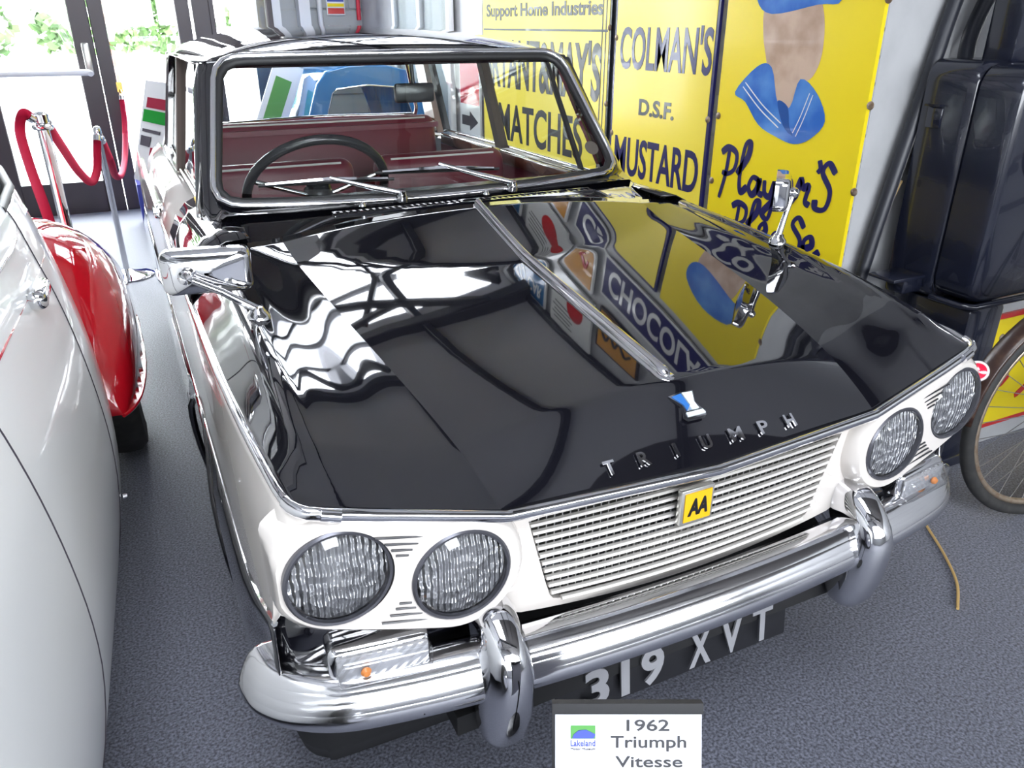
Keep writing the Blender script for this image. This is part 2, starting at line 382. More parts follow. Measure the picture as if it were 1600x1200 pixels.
# pitched ceiling with a rooflight; slabs between the openings
def roof_slab(name, x0, x1, y0, y1, m='ceiling_paint', t=0.08):
    vs = []
    for x in (x0, x1):
        for y in (y0, y1):
            vs += [(x, y, roof_z(x)), (x, y, roof_z(x)+t)]
    fs = [(0, 2, 6, 4), (1, 5, 7, 3), (0, 4, 5, 1), (2, 3, 7, 6), (0, 1, 3, 2), (4, 6, 7, 5)]
    return struct(mesh(name, vs, fs, m, smooth=False))
SKY = (-0.15, 1.22, 3.13, 4.55)              # rooflight over the middle of the shed
SKY2 = (-1.7, -0.1, -2.6, -0.6)              # rooflight behind the camera
n_ = 0
for (a, b, c_, d_) in ((1.22, 3.55, -0.6, 6.8), (1.22, 3.55, -4.5, -0.6), (-0.15, 1.22, -4.5, -0.6), (-0.15, 1.22, -0.6, 3.13), (-0.15, 1.22, 4.55, 6.8), (-2.2, -0.15, -0.6, 6.8),
                       (-0.1, -0.15, -4.5, -0.6), (-2.2, -1.7, -4.5, -0.6), (-1.7, -0.15, -4.5, -2.6)):
    n_ += 1; roof_slab('ceiling' if n_ == 1 else 'ceiling_panel', a, b, c_, d_, 'ceiling_shade' if d_ <= -.6 else 'ceiling_paint')
roof_slab('ceiling_far_slope', -6.6, -2.2, -4.5, 6.8)
# steelwork of the roof
def beam(name, p, q, w_, h_, m='beam_black', parent=None):
    p, q = Vector(p), Vector(q); d = (q-p); L = d.length; d.normalize()
    zz = Z if abs(d.z) < 0.9 else X
    s = d.cross(zz).normalized(); t = s.cross(d)
    R_ = Matrix((s, d, t)).transposed()
    return box(name, (p+q)/2, (w_, L, h_), m, parent, rot=R_, bev=0.006, seg=1)
def rafter(y, nm='trim_1'):
    tr = struct(empty(nm), 'black steel roof truss')
    beam('rafter', (2.2, y, roof_z(2.2)-0.06), (-2.2, y, roof_z(-2.2)-0.06), 0.09, 0.11, parent=tr)
    beam('rafter', (-2.2, y, roof_z(-2.2)-0.06), (-6.2, y, roof_z(-6.2)-0.06), 0.09, 0.11, parent=tr)
    beam('tie', (1.25, y, 2.62), (-6.2, y, 2.62), 0.05, 0.06, parent=tr)
    beam('strut', (0.35, y, 2.62), (-0.7, y, roof_z(-0.7)-0.1), 0.045, 0.05, parent=tr)
    beam('strut', (-0.7, y, roof_z(-0.7)-0.1), (-1.7, y, 2.62), 0.045, 0.05, parent=tr)
    return tr
for i_, y in enumerate((2.88, 5.2, -2.9)): rafter(y, 'trim_%d' % (i_+1))
pl_ = struct(empty('trim_5'), 'black purlins under the ceiling')
beam('purlin', (0.50, -4.2, roof_z(0.50)-0.05), (0.50, 6.4, roof_z(0.50)-0.05), 0.07, 0.08, parent=pl_)
beam('purlin', (1.28, -4.2, roof_z(1.28)-0.03), (1.28, 6.4, roof_z(1.28)-0.03), 0.05, 0.05, parent=pl_)
beam('purlin', (-1.72, -4.2, roof_z(-1.72)-0.05), (-1.72, 6.4, roof_z(-1.72)-0.05), 0.07, 0.08, parent=pl_)
sk = struct(empty('window_2'), 'rooflight bars')
for y in (3.6, 4.08):
    beam('glazing_bar', (1.22, y, roof_z(1.22)+0.03), (-0.15, y, roof_z(-0.15)+0.03), 0.03, 0.05, 'beam_black', sk)
for nm_, R4 in (('window_2', SKY), ('window_4', SKY2)):
    x0, x1, y0, y1 = R4; par_ = sk if nm_ == 'window_2' else struct(empty('window_4'), 'rooflight behind the camera')
    mesh('pane', [(x0, y0, roof_z(x0)+.05), (x1, y0, roof_z(x1)+.05), (x1, y1, roof_z(x1)+.05), (x0, y1, roof_z(x0)+.05)], [(0, 1, 2, 3)], 'dimmed_roof', par_, smooth=False)
wr = struct(empty('trim_6'))
beam('diagonal_brace', (1.15, 3.0, roof_z(1.15)-0.12), (-0.2, 4.6, roof_z(-0.2)-0.12), 0.05, 0.06, parent=wr)
beam('diagonal_brace', (1.15, 4.6, roof_z(1.15)-0.12), (0.1, 3.0, roof_z(0.1)-0.12), 0.04, 0.05, parent=wr)

# painted bricks of the sign wall, where they can be told apart
def bricks(parent, x, y0, y1, z0, z1, L=0.215, H=0.065, J=0.010, proud=0.003, m='wall_paint', cell=None):
    me = None; row = 0; z = z0
    while z < z1:
        off = (L+J)*0.5 if row % 2 else 0
        y = y0-off
        while y < y1:
            a, b = max(y, y0), min(y+L, y1)
            if b-a > 0.04:
                if me is None:
                    bm = bmesh.new(); bm_box(bm, (0, 0, 0), (0.03, 1, H), bev=0.0)
                    me = bpy.data.meshes.new('brick'); bm.to_mesh(me); bm.free(); me.materials.append(M[m])
                o = bpy.data.objects.new('brick', me); COL.objects.link(o); o.parent = parent
                o.location = (x+0.015-proud-rnd.uniform(0, 0.0015), (a+b)/2, z+H/2); o.scale = (1, b-a, 1)
            y += L+J
        z += H+J; row += 1
bricks(wall_r, WX+0.01, 0.972, 1.75, 0.52, 1.50)
# end face of the pier (towards the camera) and big blocks of the far wall
me_b = None
for r_ in range(9):
    for c_ in range(7):
        bw, bh = 0.44, 0.215
        x0 = 0.52+c_*(bw+0.012)-(0.22 if r_ % 2 else 0)
        if x0 < 0.5 or x0+bw > 3.3: continue
        if me_b is None:
            bm = bmesh.new(); bm_box(bm, (0, 0, 0), (bw, 0.03, bh), bev=0.006, seg=1); me_b = bpy.data.meshes.new('block'); bm.to_mesh(me_b); bm.free(); me_b.materials.append(M['grey_wall'])
        o = bpy.data.objects.new('block', me_b); COL.objects.link(o); o.parent = bpy.data.objects['wall_back']
        o.location = (x0+bw/2, 6.445, 0.9+r_*(bh+0.012))

# ------------------------------------------------------------------ glazed doors at the far end
DY = 6.22
def glazed(nm, x0, x1, label, stile=0.13, z1=2.55, pushbar=False, mid=True):
    d = struct(empty(nm, (x0, DY, 0)), label)
    box('stile', (x0+stile/2, DY, z1/2), (stile, 0.06, z1), 'door_frame', d, bev=0.006, seg=1)
    box('stile', (x1-stile/2, DY, z1/2), (stile, 0.06, z1), 'door_frame', d, bev=0.006, seg=1)
    box('bottom_rail', ((x0+x1)/2, DY, 0.12), (x1-x0-2*stile, 0.055, 0.24), 'door_frame', d)
    box('top_rail', ((x0+x1)/2, DY, z1-0.06), (x1-x0-2*stile, 0.055, 0.12), 'door_frame', d)
    box('pane', ((x0+x1)/2, DY, z1/2+0.06), (x1-x0-2*stile+0.01, 0.008, z1-0.36), 'glass', d)
    if pushbar:
        pb = tube('push_bar', [(x0+0.06, DY-0.10, 1.03), (x1-0.06, DY-0.10, 1.03)], 0.022, 'pvc', d, n=12)
        for xx in (x0+0.06, x1-0.06):
            box('push_bar_bracket', (xx, DY-0.06, 1.12), (0.05, 0.08, 0.22), 'satin', d, bev=0.01)
            tube('bracket_arm', [(xx, DY-0.05, 1.05), (xx, DY-0.12, 1.02)], 0.02, 'pvc', d, n=8)
    return d
glazed('door_1', -1.62, -0.80, 'brown framed glass door with a white push bar', pushbar=True)
glazed('door_2', -0.795, -0.10, 'brown framed glass side panel beside the push bar door', stile=0.10)
glazed('door_3', -2.45, -1.63, 'brown framed glass door behind the white car', stile=0.1)
struct(box('trim_7', (-0.02, DY+0.02, 1.9), (0.12, 0.12, 3.8), 'door_frame'))
glazed('window_3', 0.04, 0.52, 'narrow glass side light by the block wall', stile=0.04)
# outdoors: paving, planting, a pale building
struct(box('ground_outside', (-1, 16, -0.08), (30, 19, 0.1), 'tarmac'), 'pale sunlit paving outside the doors')
def bush(nm, c, s, label, seed, n=650):
    r = random.Random(seed); bm = bmesh.new()
    for i in range(n):
        a = r.uniform(0, 2*PI); t = math.acos(r.uniform(-0.6, 1)); rad = r.uniform(0.75, 1.05)
        p = Vector((c[0]+s[0]*rad*math.sin(t)*math.cos(a), c[1]+s[1]*rad*math.sin(t)*math.sin(a), c[2]+s[2]*rad*math.cos(t)))
        d = Vector((r.uniform(-1, 1), r.uniform(-1, 1), r.uniform(-0.3, 1))).normalized()*r.uniform(0.10, 0.2)
        e = d.cross(Vector((r.uniform(-1, 1), r.uniform(-1, 1), r.uniform(-1, 1)))).normalized()*0.07
        v = [bm.verts.new(q) for q in (p, p+d*0.5+e, p+d, p+d*0.5-e)]; bm.faces.new(v)
    root = thing(nm, label, 'bush', (c[0], c[1], 0))
    f = bmobj('foliage', bm, 'foliage', root, smooth=False); f['kind'] = 'stuff'
    vs, fs = lathe_data([(0.04, 0), (0.05, c[2]*0.5), (0.02, c[2]+s[2]*0.5)], 8, (c[0], c[1], -0.03)); mesh('stem', vs, fs, 'wood', root)
    return root
bush('garden_bush', (-3.3, 11.2, 1.35), (1.6, 0.8, 0.75), 'broad pale green bush outside the left glass door', 3, 1500)
bush('garden_bush', (-.60, 15.0-.9, 1.35), (1.0, 0.5, 0.75), 'smaller green bush outside behind the door centre stile', 4, 900)
bush('garden_bush', (1.9, 14.0, 1.2), (0.8, 0.5, 0.6), 'pale bush outside beside the parked cars', 5, 600)
pc = thing('parked_car', 'pale grey car parked outside beyond the glass doors', 'car', (-0.3, 11.2, 0))
def simple_car(root, y0, y1, xc, hw, zb, zr, bodym, glassy='glass'):
    rows = []
    prof = [(0, 0.30), (0.02, 0.55), (0.10, 0.72), (0.30, 0.80), (0.42, 1.02), (0.52, 1.10), (0.74, 1.08), (0.86, 0.85), (0.97, 0.80), (1.0, 0.45), (1.0, 0.30)]
    def sec(t, zt):
        y = y0+(y1-y0)*t; h = zb+(zr-zb)*(zt-0.3)/0.8
        wf_ = hw*(0.93 if zt > 0.9 else 1.0)
        return [(xc-hw*0.97, y, zb), (xc-hw, y, zb+(h-zb)*0.4), (xc-wf_*0.92, y, h*0.97), (xc, y, h), (xc+wf_*0.92, y, h*0.97), (xc+hw, y, zb+(h-zb)*0.4), (xc+hw*0.97, y, zb)]
    rows = [sec(t, z) for t, z in prof]
    vs, fs = grid_data(rows); o = mesh('body', vs, fs, bodym, root); o.modifiers.new('s', 'SUBSURF').levels = 2; o.modifiers['s'].render_levels = 2
    return o
simple_car(pc, 9.3, 12.7, 0.9, 0.8, 0.3, 1.35, 'pvc')
for sx in (-1, 1):
    for yy in (10.0, 12.0):
        vs, fs = lathe_data([(0.12, -0.09), (0.31, -0.09), (0.33, -0.06), (0.33, 0.06), (0.31, 0.09), (0.12, 0.09)], 24, (0.9+sx*0.72, yy, 0.30), X)
        mesh('wheel', vs, fs, 'tyre', pc)
fb = struct(box('trim_building', (1.5, 15.0, 1.6), (9, 0.4, 3.4), 'far_wall'), 'pale building wall across the yard')

# ================================================================== THE BLACK AND CREAM SALOON
car = thing('saloon_car', 'black and cream 1960s saloon car with four headlamps and a horizontal slat grille', 'car', (0, 1.8, 0))
T_ZC = [(0, .7825), (.16, .8045), (.36, .834), (.62, .870), (1.07, .932), (1.3, .962)]
T_XC = [(.03, .368), (.13, .388), (.225, .402), (.4, .422), (.53, .44), (.68, .458), (.8, .470), (1.05, .49)]
T_ZK = [(.03, .717), (.07, .735), (.13, .757), (.225, .787), (.4, .824), (.53, .846), (.68, .868), (.8, .885), (1.05, .918)]
T_ZR = [(.03, .795), (.09, .806), (.16, .823), (.23, .838), (.35, .858), (.5, .874), (.8, .896), (1.05, .914)]
T_XS = [(.08, .660), (.15, .668), (.30, .677), (.485, .685), (.83, .690), (1.5, .692)]
T_ZS = [(.08, .792), (.15, .797), (.30, .799), (.5, .799), (1.1, .797), (1.5, .795)]
BX = [(0, .705), (.368, .716), (.640, .787), (.66, .791)]         # height of the brow line
BY = [(0, .022), (.368, .038), (.60, .055), (.640, .062), (.655, .075), (.661, .095)]
def brow(x): return Vector((x, interp(BY, abs(x)), interp(BX, abs(x))))
def kick(x, y):
    yk = .70+.75*x*x; d = y-yk
    return 0.125*((math.sqrt(d*d+.0003)+d)*0.5-(math.sqrt((0.2-yk)**2+.0003)+(0.2-yk))*0.5)
def f_zc(y): return .7825+.138*y
def f_xc(y): return .365+.17*y-.05*y*y
def f_zk(y): return f_zc(y)-.012-.071*math.exp(-y/.16)
def f_zr(y): return .868+.045*y-.090*math.exp(-y/.25)
def bonnet_keys(y):
    xc, zk, zr = f_xc(y), f_zk(y), f_zr(y); xs, zs = interp(T_XS, y), interp(T_ZS, y); xr = .612
    return [(xc, zk), (xc+(xr-xc)*.35, zk+(zr-zk)*.30), (xc+(xr-xc)*.72, zk+(zr-zk)*.70), (xr-.024, zr-.007), (xr, zr), (xr+.018, zr-.007), (xr+(xs-xr)*.62, zr+(zs-zr)*.55), (xs, zs)]
NC, NS = 9, 30
def bonnet_row(y):
    K = bonnet_keys(y); zc = f_zc(y); xc, zk = K[0]; out = []
    for i in range(NC):
        t = i/NC; out.append((xc*t, zc+(zk-zc)*(0.35*t*t+0.65*t**3)))
    # spline through keys
    L = [0]
    for a, b in zip(K, K[1:]): L.append(L[-1]+math.hypot(b[0]-a[0], b[1]-a[1]))
    tx = [(l/L[-1], k[0]) for l, k in zip(L, K)]; tz = [(l/L[-1], k[1]) for l, k in zip(L, K)]
    for i in range(NS+1): out.append((sinterp(tx, i/NS), sinterp(tz, i/NS)))
    return out
YREAR = .975
def nose_g(t): return (math.sqrt((1-t)**2+.02)-.1414)/(math.sqrt(1.02)-.1414)
def bonnet_rows():
    ts = [0, .06, .13, .21, .30, .40, .50, .60, .68, .75, .81, .86, .90, .93, .96, 1.0]; rows = []
    ref = bonnet_row(.07)
    for t in ts:
        row = []
        for j, (xr_, _) in enumerate(ref):
            xb = xr_
            b = brow(min(xb, .661)); y = b.y+t*(0.165-b.y)
            x, z = bonnet_row(y)[j]; x0, z0 = bonnet_row(b.y)[j]
            zb = interp(BX, min(x0, .66)); drop = z0-zb
            z -= drop*nose_g(t)
            if j > NC+NS*0.55:                     # corner: narrow slightly towards the front
                x -= .004*(1-t)**2
            row.append(Vector((x, y, z)))
        rows.append(row)
    for y in [.175, .185, .20, .225, .25, .28, .31, .345, .38, .45, .52, .58, .63, .66, .68, .70, .72, .74, .77, .80, .84, .88, .92, .95, YREAR]:
        rows.append([Vector((x, y-(0.02*(x/.6)**2 if y > .98 else 0), z+kick(x, y))) for x, z in bonnet_row(y)])
    return rows
R1 = bonnet_rows()
full = [[Vector((-p.x, p.y, p.z)) for p in reversed(r[1:])]+r for r in R1]
vs, fs = grid_data(full)
bonnet = mesh('bonnet', vs, fs, 'black_paint', car, ang=170)
_ncol = len(full[0]); _mid = (_ncol-1)//2; _cols = {_mid-NC, _mid+NC}
_sh = bonnet.data.attributes.get('sharp_edge') or bonnet.data.attributes.new('sharp_edge', 'BOOLEAN', 'EDGE')
for _i, _e in enumerate(bonnet.data.edges):
    a_, b_ = _e.vertices; _sh.data[_i].value = (a_ % _ncol == b_ % _ncol) and (a_ % _ncol in _cols)
bonnet['label'] = 'glossy black bonnet with raised wing edges'
solidify(bonnet, .004)
def bz(x, y):
    row = bonnet_row(y); x = abs(x)
    for (a, za), (b, zb) in zip(row, row[1:]):
        if a <= x <= b and b > a: return za+(zb-za)*(x-a)/(b-a)+(kick(x, y) if y > .19 else 0)
    return row[-1][1]
def nose_z(x, y):
    b = brow(x); t = min(1, max(0, (y-b.y)/(0.165-b.y))); 
    z0 = bz(x, b.y); return bz(x, y)-(z0-b.z)*nose_g(t)

# chrome mouldings: brow, side strips
bp = [brow(x)+Vector((0, -.004, -.004)) for x in (.0, .1, .2, .3, .36, .368, .376, .45, .55, .62, .64, .650, .657, .661)]
bp = [Vector((-p.x, p.y, p.z)) for p in reversed(bp[1:])]+bp
tube('brow_moulding', bp, .0085, 'chrome', car, n=10, ell=(1.0, 1.25))
for s in (-1, 1):
    P = [Vector((s*.661, .095, .787))]+[Vector((s*(interp(T_XS, y)+.001), y, interp(T_ZS, y)-.004)) for y in (.12, .2, .3, .4, .55, .7, .85, 1.0, 1.15, 1.3, 1.5)]
    P += [Vector((s*.692, 2.2, .785)), Vector((s*.68, 3.4, .77))]
    tube('side_moulding', P, .0075, 'chrome', car, n=8)
    tube('corner_clip', [brow(s*.60)+Vector((0, -.008, -.002)), brow(s*.625)+Vector((0, -.008, -.002))], .0095, 'chrome', car, n=8)

# flanks: cream band, black sill with the wheel arch cut out
AX, AZ, AR = 1.05, .19, .320
def arch_z(y):
    d = y-AX
    return AZ+math.sqrt(max(0, AR*AR-d*d)) if abs(d) < AR else 0
ys = [.10, .14, .2, .3, .4, .5, .6, .68, .725, .735, .745, .77, .80, .86, .94, 1.0, 1.06, 1.14, 1.22, 1.28, 1.32, 1.345, 1.365, 1.37, 1.5, 1.8, 2.2, 2.55, 2.56, 2.9, 3.3, 3.7]
def zlo_(y): return .505+(.095*((.42-y)/.34)**1.6 if y < .42 else 0)
def fx(y, z):                                   # half width of the flank
    xs, zs = interp(T_XS, y), interp(T_ZS, min(y, 1.5))
    t = (zs-z)/(zs-.50)
    f = 1-max(0, (.2-y)/.2)*.25*0
    mid = .705-.008*max(0, (.30-y)/.25)
    if t <= 1: return xs+(mid-xs)*math.sin(min(1, t*1.15)*PI/2)
    return mid+.018*min(1, (.50-z)/.09)-.014*max(0, (.38-z)/.18)**2
for s in (-1, 1):
    zt = lambda y: interp(T_ZS, min(y, 1.5))
    # front wrap columns bring the cream wing round to the lamp pod
    def col_(y, zz): return [Vector((s*fx(y, z), y, z)) for z in zz]
    NZ = 9
    rows = []
    for (dx, dy) in ((-.045, -.038), (-.022, -.033), (-.008, -.020)):
        zz = [zt(.10)-.014+(zlo_(.07)-zt(.10)+.014)*k/NZ for k in range(NZ+1)]
        rows.append([Vector((s*(fx(.10, z)+dx), .10+dy+(0.02*k/NZ), z)) for k, z in enumerate(zz)])
    for y in ys:
        zlo = zlo_(y)
        rows.append([Vector((s*fx(y, zt(y)+(zlo-zt(y))*k/NZ), y, zt(y)+(zlo-zt(y))*k/NZ)) for k in range(NZ+1)])
    V, F = grid_data(rows)
    o = mesh('wing_panel', V, F, 'cream_paint', car, ang=40); solidify(o, .003)
    rows = []
    for y in ys:
        zlo = max(.20+(.26*((.42-y)/.3)**1.5 if y < .42 else 0), arch_z(y) if y < 2 else 0)
        top = zlo_(y)-.001
        rows.append([Vector((s*(fx(y, top+(zlo-top)*k/6)+.001*(k == 0)), y, top+(min(zlo, top-.002)-top)*k/6)) for k in range(7)])
    if True:
        # arch rises above the cream line: clamp, the lip tube covers it
        V, F = grid_data(rows); o = mesh('sill_panel', V, F, 'black_paint', car, ang=40); o['label'] = 'black lower flank'; solidify(o, .003)
    ap = [Vector((s*(fx(AX, AZ+AR*math.sin(a))+.001), AX+AR*math.cos(a), AZ+AR*math.sin(a))) for a in [math.radians(d) for d in range(-15, 196, 12)]]
    ap = [Vector((p.x, p.y, min(p.z, .640))) for p in ap]
    tube('arch_lip', ap, .009, 'black_paint', car, n=8)
    tube('colour_line_moulding', [Vector((s*(fx(y, zlo_(y))+.001), y, zlo_(y))) for y in (.10, .16, .24, .34, .42, .6, .9, 1.3, 1.8, 2.6, 3.6)], .005, 'chrome', car, n=6)
    # wheel well and road wheel
    box('wheel_well', (s*.50, AX, .36), (.30, .75, .40), 'dark', car)
for s in (-1, 1):
    for yy in (AX, 3.14):
        wl = lathe('wheel', [(.10, -.07), (.20, -.075), (.265, -.07), (.287, -.05), (.290, 0), (.287, .05), (.265, .07), (.205, .075)], 'tyre', car, 36, (s*.632, yy, .29), X)
        lathe('hub_cap', [(.0, .085), (.06, .083), (.10, .07), (.12, .055), (.195, .06), (.205, .07)], 'chrome', wl, 32, (s*.625, yy, .29), X*s)
# rear part of the body
rows = []
for y, zc_, ze, hw_ in ((2.75, .93, .88, .60), (2.95, .90, .86, .60), (3.3, .87, .83, .60), (3.6, .82, .79, .58), (3.72, .76, .74, .57), (3.76, .6, .6, .60), (3.76, .35, .35, .58)):
    rows.append([Vector((hw_*t, y, ze+(zc_-ze)*(1-t*t))) for t in [k/8-1 for k in range(17)]])
V, F = grid_data(rows); o = mesh('boot_lid', V, F, 'black_paint', car); solidify(o, .004)
for s in (-1, 1):                              # rear wing tops
    rows = [[Vector((s*.56, y, z0)), Vector((s*(.62-.03*max(0, y-2.6)), y, z0+.012)), Vector((s*(.66-.04*max(0, y-2.6)), y, z0-.02)), Vector((s*(.692-.04*max(0, y-2.6)), y, .79-.06*max(0, y-2.6)))] for y, z0 in ((1.52, .90), (2.0, .895), (2.6, .885), (3.0, .86), (3.4, .83), (3.7, .79))]
    V, F = grid_data(rows); o = mesh('door_and_rear_wing', V, F, 'cream_paint', car); solidify(o, .003)  # pale colour stands in for the bright reflection along the upper side
    o = box('door_handle', (s*.70, 1.98, .80), (.022, .13, .022), 'chrome', car, bev=.008)
    box('handle_base', (s*.69, 2.02, .80), (.02, .05, .034), 'chrome', o, bev=.006)

# ---------------- scuttle, vents
rows = []
def screen_base(x): return Vector((x, 1.175+.05*(x/.6)**2, .925+.0*x))
for t in [0, .15, .4, .7, 1.0]:
    r_ = []
    for k in range(25):
        x = -.64+1.28*k/24
        ax = abs(x)
        a = Vector((x, YREAR+.004-(0.02*(x/.6)**2), bz(min(ax, .60), YREAR)-.004-(max(0, ax-.60)*1.2)))
        b = Vector((x*(.98), 1.105+.06*(x/.6)**2, .937-max(0, ax-.58)*.7))
        p = a.lerp(b, t); p.z -= .006*math.sin(t*PI); r_.append(p)
    rows.append(r_)
V, F = grid_data(rows); scut = mesh('scuttle_panel', V, F, 'black_paint', car); solidify(scut, .004)
for s in (-1, 1):
    rows = [[Vector((s*x, y, z)) for x, z in ((.55, .905+.02), (.60, .922), (.635, .905), (.662, .875), (.685, .83), (.692, .797))] for y in (YREAR-.01, 1.1, 1.25, 1.4, 1.53)]
    V, F = grid_data(rows); o = mesh('scuttle_side', V, F, 'black_paint', car); solidify(o, .003)
vent = box('vent_tray', (0, 1.008, .9465), (.70, .032, .004), 'dark', car, rot=Matrix.Rotation(.06, 3, 'X'))
bm = bmesh.new()
for k in range(44):
    x = -.345+.69*k/43
    if abs(x) < .012: continue
    bm_box(bm, (x, 1.008, .949), (.007, .032, .006))
for yy in (.992, 1.024): bm_box(bm, (0, yy, .950), (.70, .005, .007))
bars = bmobj('vent_bars', bm, 'black_paint', car, smooth=False)

# ---------------- central bonnet strip, badge, letters
def strip_rows(w_, h_, y0, y1, nose=.02):
    rows = []
    yy_ = [nose*(1-math.cos(PI/2*k/8)) for k in range(8)]+[nose+(y1-y0-nose)*k/24 for k in range(25)]
    for yo in yy_:
        y = y0+yo; k = 28*yo/(y1-y0); e = 1.0
        if y < y0+nose: e = math.sqrt(max(0.02, 1-((y0+nose-y)/nose)**2))
        ww, hh = w_*e*(1-.25*k/28), h_*e
        z = bz(0, y)
        rows.append([Vector((ww*math.cos(a), y, z-.001+hh*math.sin(a))) for a in [PI*j/8 for j in range(9)]])
    return rows
V, F = grid_data(strip_rows(.018, .005, .157, .968)); mesh('bonnet_strip_base', V, F, 'chrome', car, ang=60)
V, F = grid_data(strip_rows(.0130, .016, .165, .968)); mesh('bonnet_strip', V, F, 'chrome', car, ang=60)
# shield badge: white and blue
bn = Vector((0, -.42, .91)).normalized(); bu = X.copy(); bv = bn.cross(bu).normalized()
bc = Vector((0.004, .108, nose_z(0, .108)+.004))
badge = extrude_poly('bonnet_badge', [(-.017, -.026), (.017, -.026), (.021, -.018), (.017, -.008), (.014, .004), (.024, .028), (-.001, .030), (-.028, .026), (-.014, .004), (-.017, -.008), (-.022, -.018)], bc+bn*.004, bu, bv, .008, 'chrome', car)
extrude_poly('badge_white_field', [(-.012, -.010), (.012, -.010), (.011, .004), (.020, .025), (.0, .027), (.0, .0)], bc+bn*.0055, bu, bv, .0015, 'badge_white', badge)
extrude_poly('badge_blue_field', [(-.012, -.010), (-.002, -.010), (-.003, .026), (-.023, .023), (-.012, .004)], bc+bn*.0055, bu, bv, .0015, 'badge_blue', badge)
extrude_poly('badge_scroll', [(-.018, -.022), (.018, -.022), (.017, -.014), (-.017, -.014)], bc+bn*.0055, bu, bv, .0015, 'badge_white', badge)
for ch, x in zip('TRIUMPH', (-.182, -.120, -.058, .002, .064, .123, .182)):
    y = .062; p = Vector((x, y, nose_z(x, y))); q = Vector((x, y+.02, nose_z(x, y+.02))); v = (q-p).normalized(); wd = {'I': .006, 'M': .026, 'T': .020}.get(ch, .020)
    p = Vector((x, y-.016, nose_z(x, y-.016)))
    o = text('badge_letter', ch, p+Vector((-wd/2, 0, .003)), X, v, wd, .024, 'chrome', car, bold=.02, depth=.003)
    o['label'] = 'chrome letter %s' % ch

# ---------------- grille
GT, GB = .672, .508
gpoly = [(-.318, GT), (-.300, GB+.045), (-.275, GB+.008), (-.262, GB), (0, GB-.012), (.262, GB), (.275, GB+.008), (.300, GB+.045), (.318, GT)]
def gx(z):  return .318-(.318-.272)*(GT-z)/(GT-GB)
gr = tag(empty('grille', (0, .07, .59)), 'satin silver grille of horizontal slats'); gr.parent = car; gr.matrix_parent_inverse = car.matrix_basis.inverted(); del gr['label']
box('grille_backing', (0, .135, .60), (.66, .01, .24), 'dark', gr)
for k in range(12):
    z = GT+.006-(GT-GB+.008)*k/11.3; hw_ = gx(z)+.001
    if k == 11: hw_ -= .015
    P = [Vector((x, .052+.010*(x/.3)**2, z-.010*(1-(x/.3)**2)*(k/11))) for x in [hw_*(j/8-1) for j in range(17)]]
    V, F = tube_data(P, .0042, 6, True, False, (1.5, .8)); mesh('slat', V, F, 'slat', gr)
bm = bmesh.new()
for k in range(46):
    x = -.31+.62*k/45; ztop = GT+.01; zbot = GB-.012*(1-(x/.3)**2) if abs(x) < .262 else GB+(abs(x)-.262)/.05*.12
    if ztop-zbot < .01: continue
    bm_box(bm, (x, .078+.008*(x/.3)**2, (ztop+zbot)/2), (.0022, .028, ztop-zbot))
o = bmobj('grille_mesh', bm, 'satin', gr, smooth=False); o['kind'] = 'stuff'
# yellow square badge with two letters
aa = box('grille_badge', (-.028, .030, .640), (.066, .012, .066), 'satin', car, bev=.002); aa['label'] = 'square yellow badge with two black letters'
box('badge_face', (-.028, .0235, .640), (.054, .003, .054), 'badge_yellow', aa)
text('badge_lettering', 'AA', (-.048, .0218, .624), X, Z, .040, .032, 'ink', aa, bold=.04, depth=.001, shear=.15)

# ---------------- cream front panel, lamp pods
def hull(c1, r1, c2, r2, n=64):
    pts = [(c1[0]+r1*math.cos(a), c1[1]+r1*math.sin(a)) for a in [2*PI*k/n for k in range(n)]]+[(c2[0]+r2*math.cos(a), c2[1]+r2*math.sin(a)) for a in [2*PI*k/n for k in range(n)]]
    pts = sorted(set(pts)); lo, up = [], []
    for p in pts:
        while len(lo) > 1 and (lo[-1][0]-lo[-2][0])*(p[1]-lo[-2][1])-(lo[-1][1]-lo[-2][1])*(p[0]-lo[-2][0]) <= 0: lo.pop()
        lo.append(p)
    for p in reversed(pts):
        while len(up) > 1 and (up[-1][0]-up[-2][0])*(p[1]-up[-2][1])-(up[-1][1]-up[-2][1])*(p[0]-up[-2][0]) <= 0: up.pop()
        up.append(p)
    return lo[:-1]+up[:-1]
def resample(pp, n):
    L = [0]; q = pp+[pp[0]]
    for a, b in zip(q, q[1:]): L.append(L[-1]+math.hypot(b[0]-a[0], b[1]-a[1]))
    out = []; j = 0
    for k in range(n):
        s_ = L[-1]*k/n
        while L[j+1] < s_: j += 1
        t = (s_-L[j])/(L[j+1]-L[j]); out.append((q[j][0]+(q[j+1][0]-q[j][0])*t, q[j][1]+(q[j+1][1]-q[j][1])*t))
    return out
LO, LI, LR = (.611, .678), (.440, .636), .0725
def pod_out(grow):
    pp = hull(LI, .097+grow, LO, .090+grow)
    out = []
    for x, z in pp:
        zb = interp(BX, abs(x))-.007
        out.append((min(x, .692+grow*.3), min(z, zb)))
    return resample(out, 96)
def pod_y(x): return .030+.055*max(0, (abs(x)-.38)/.3)**2*0.5
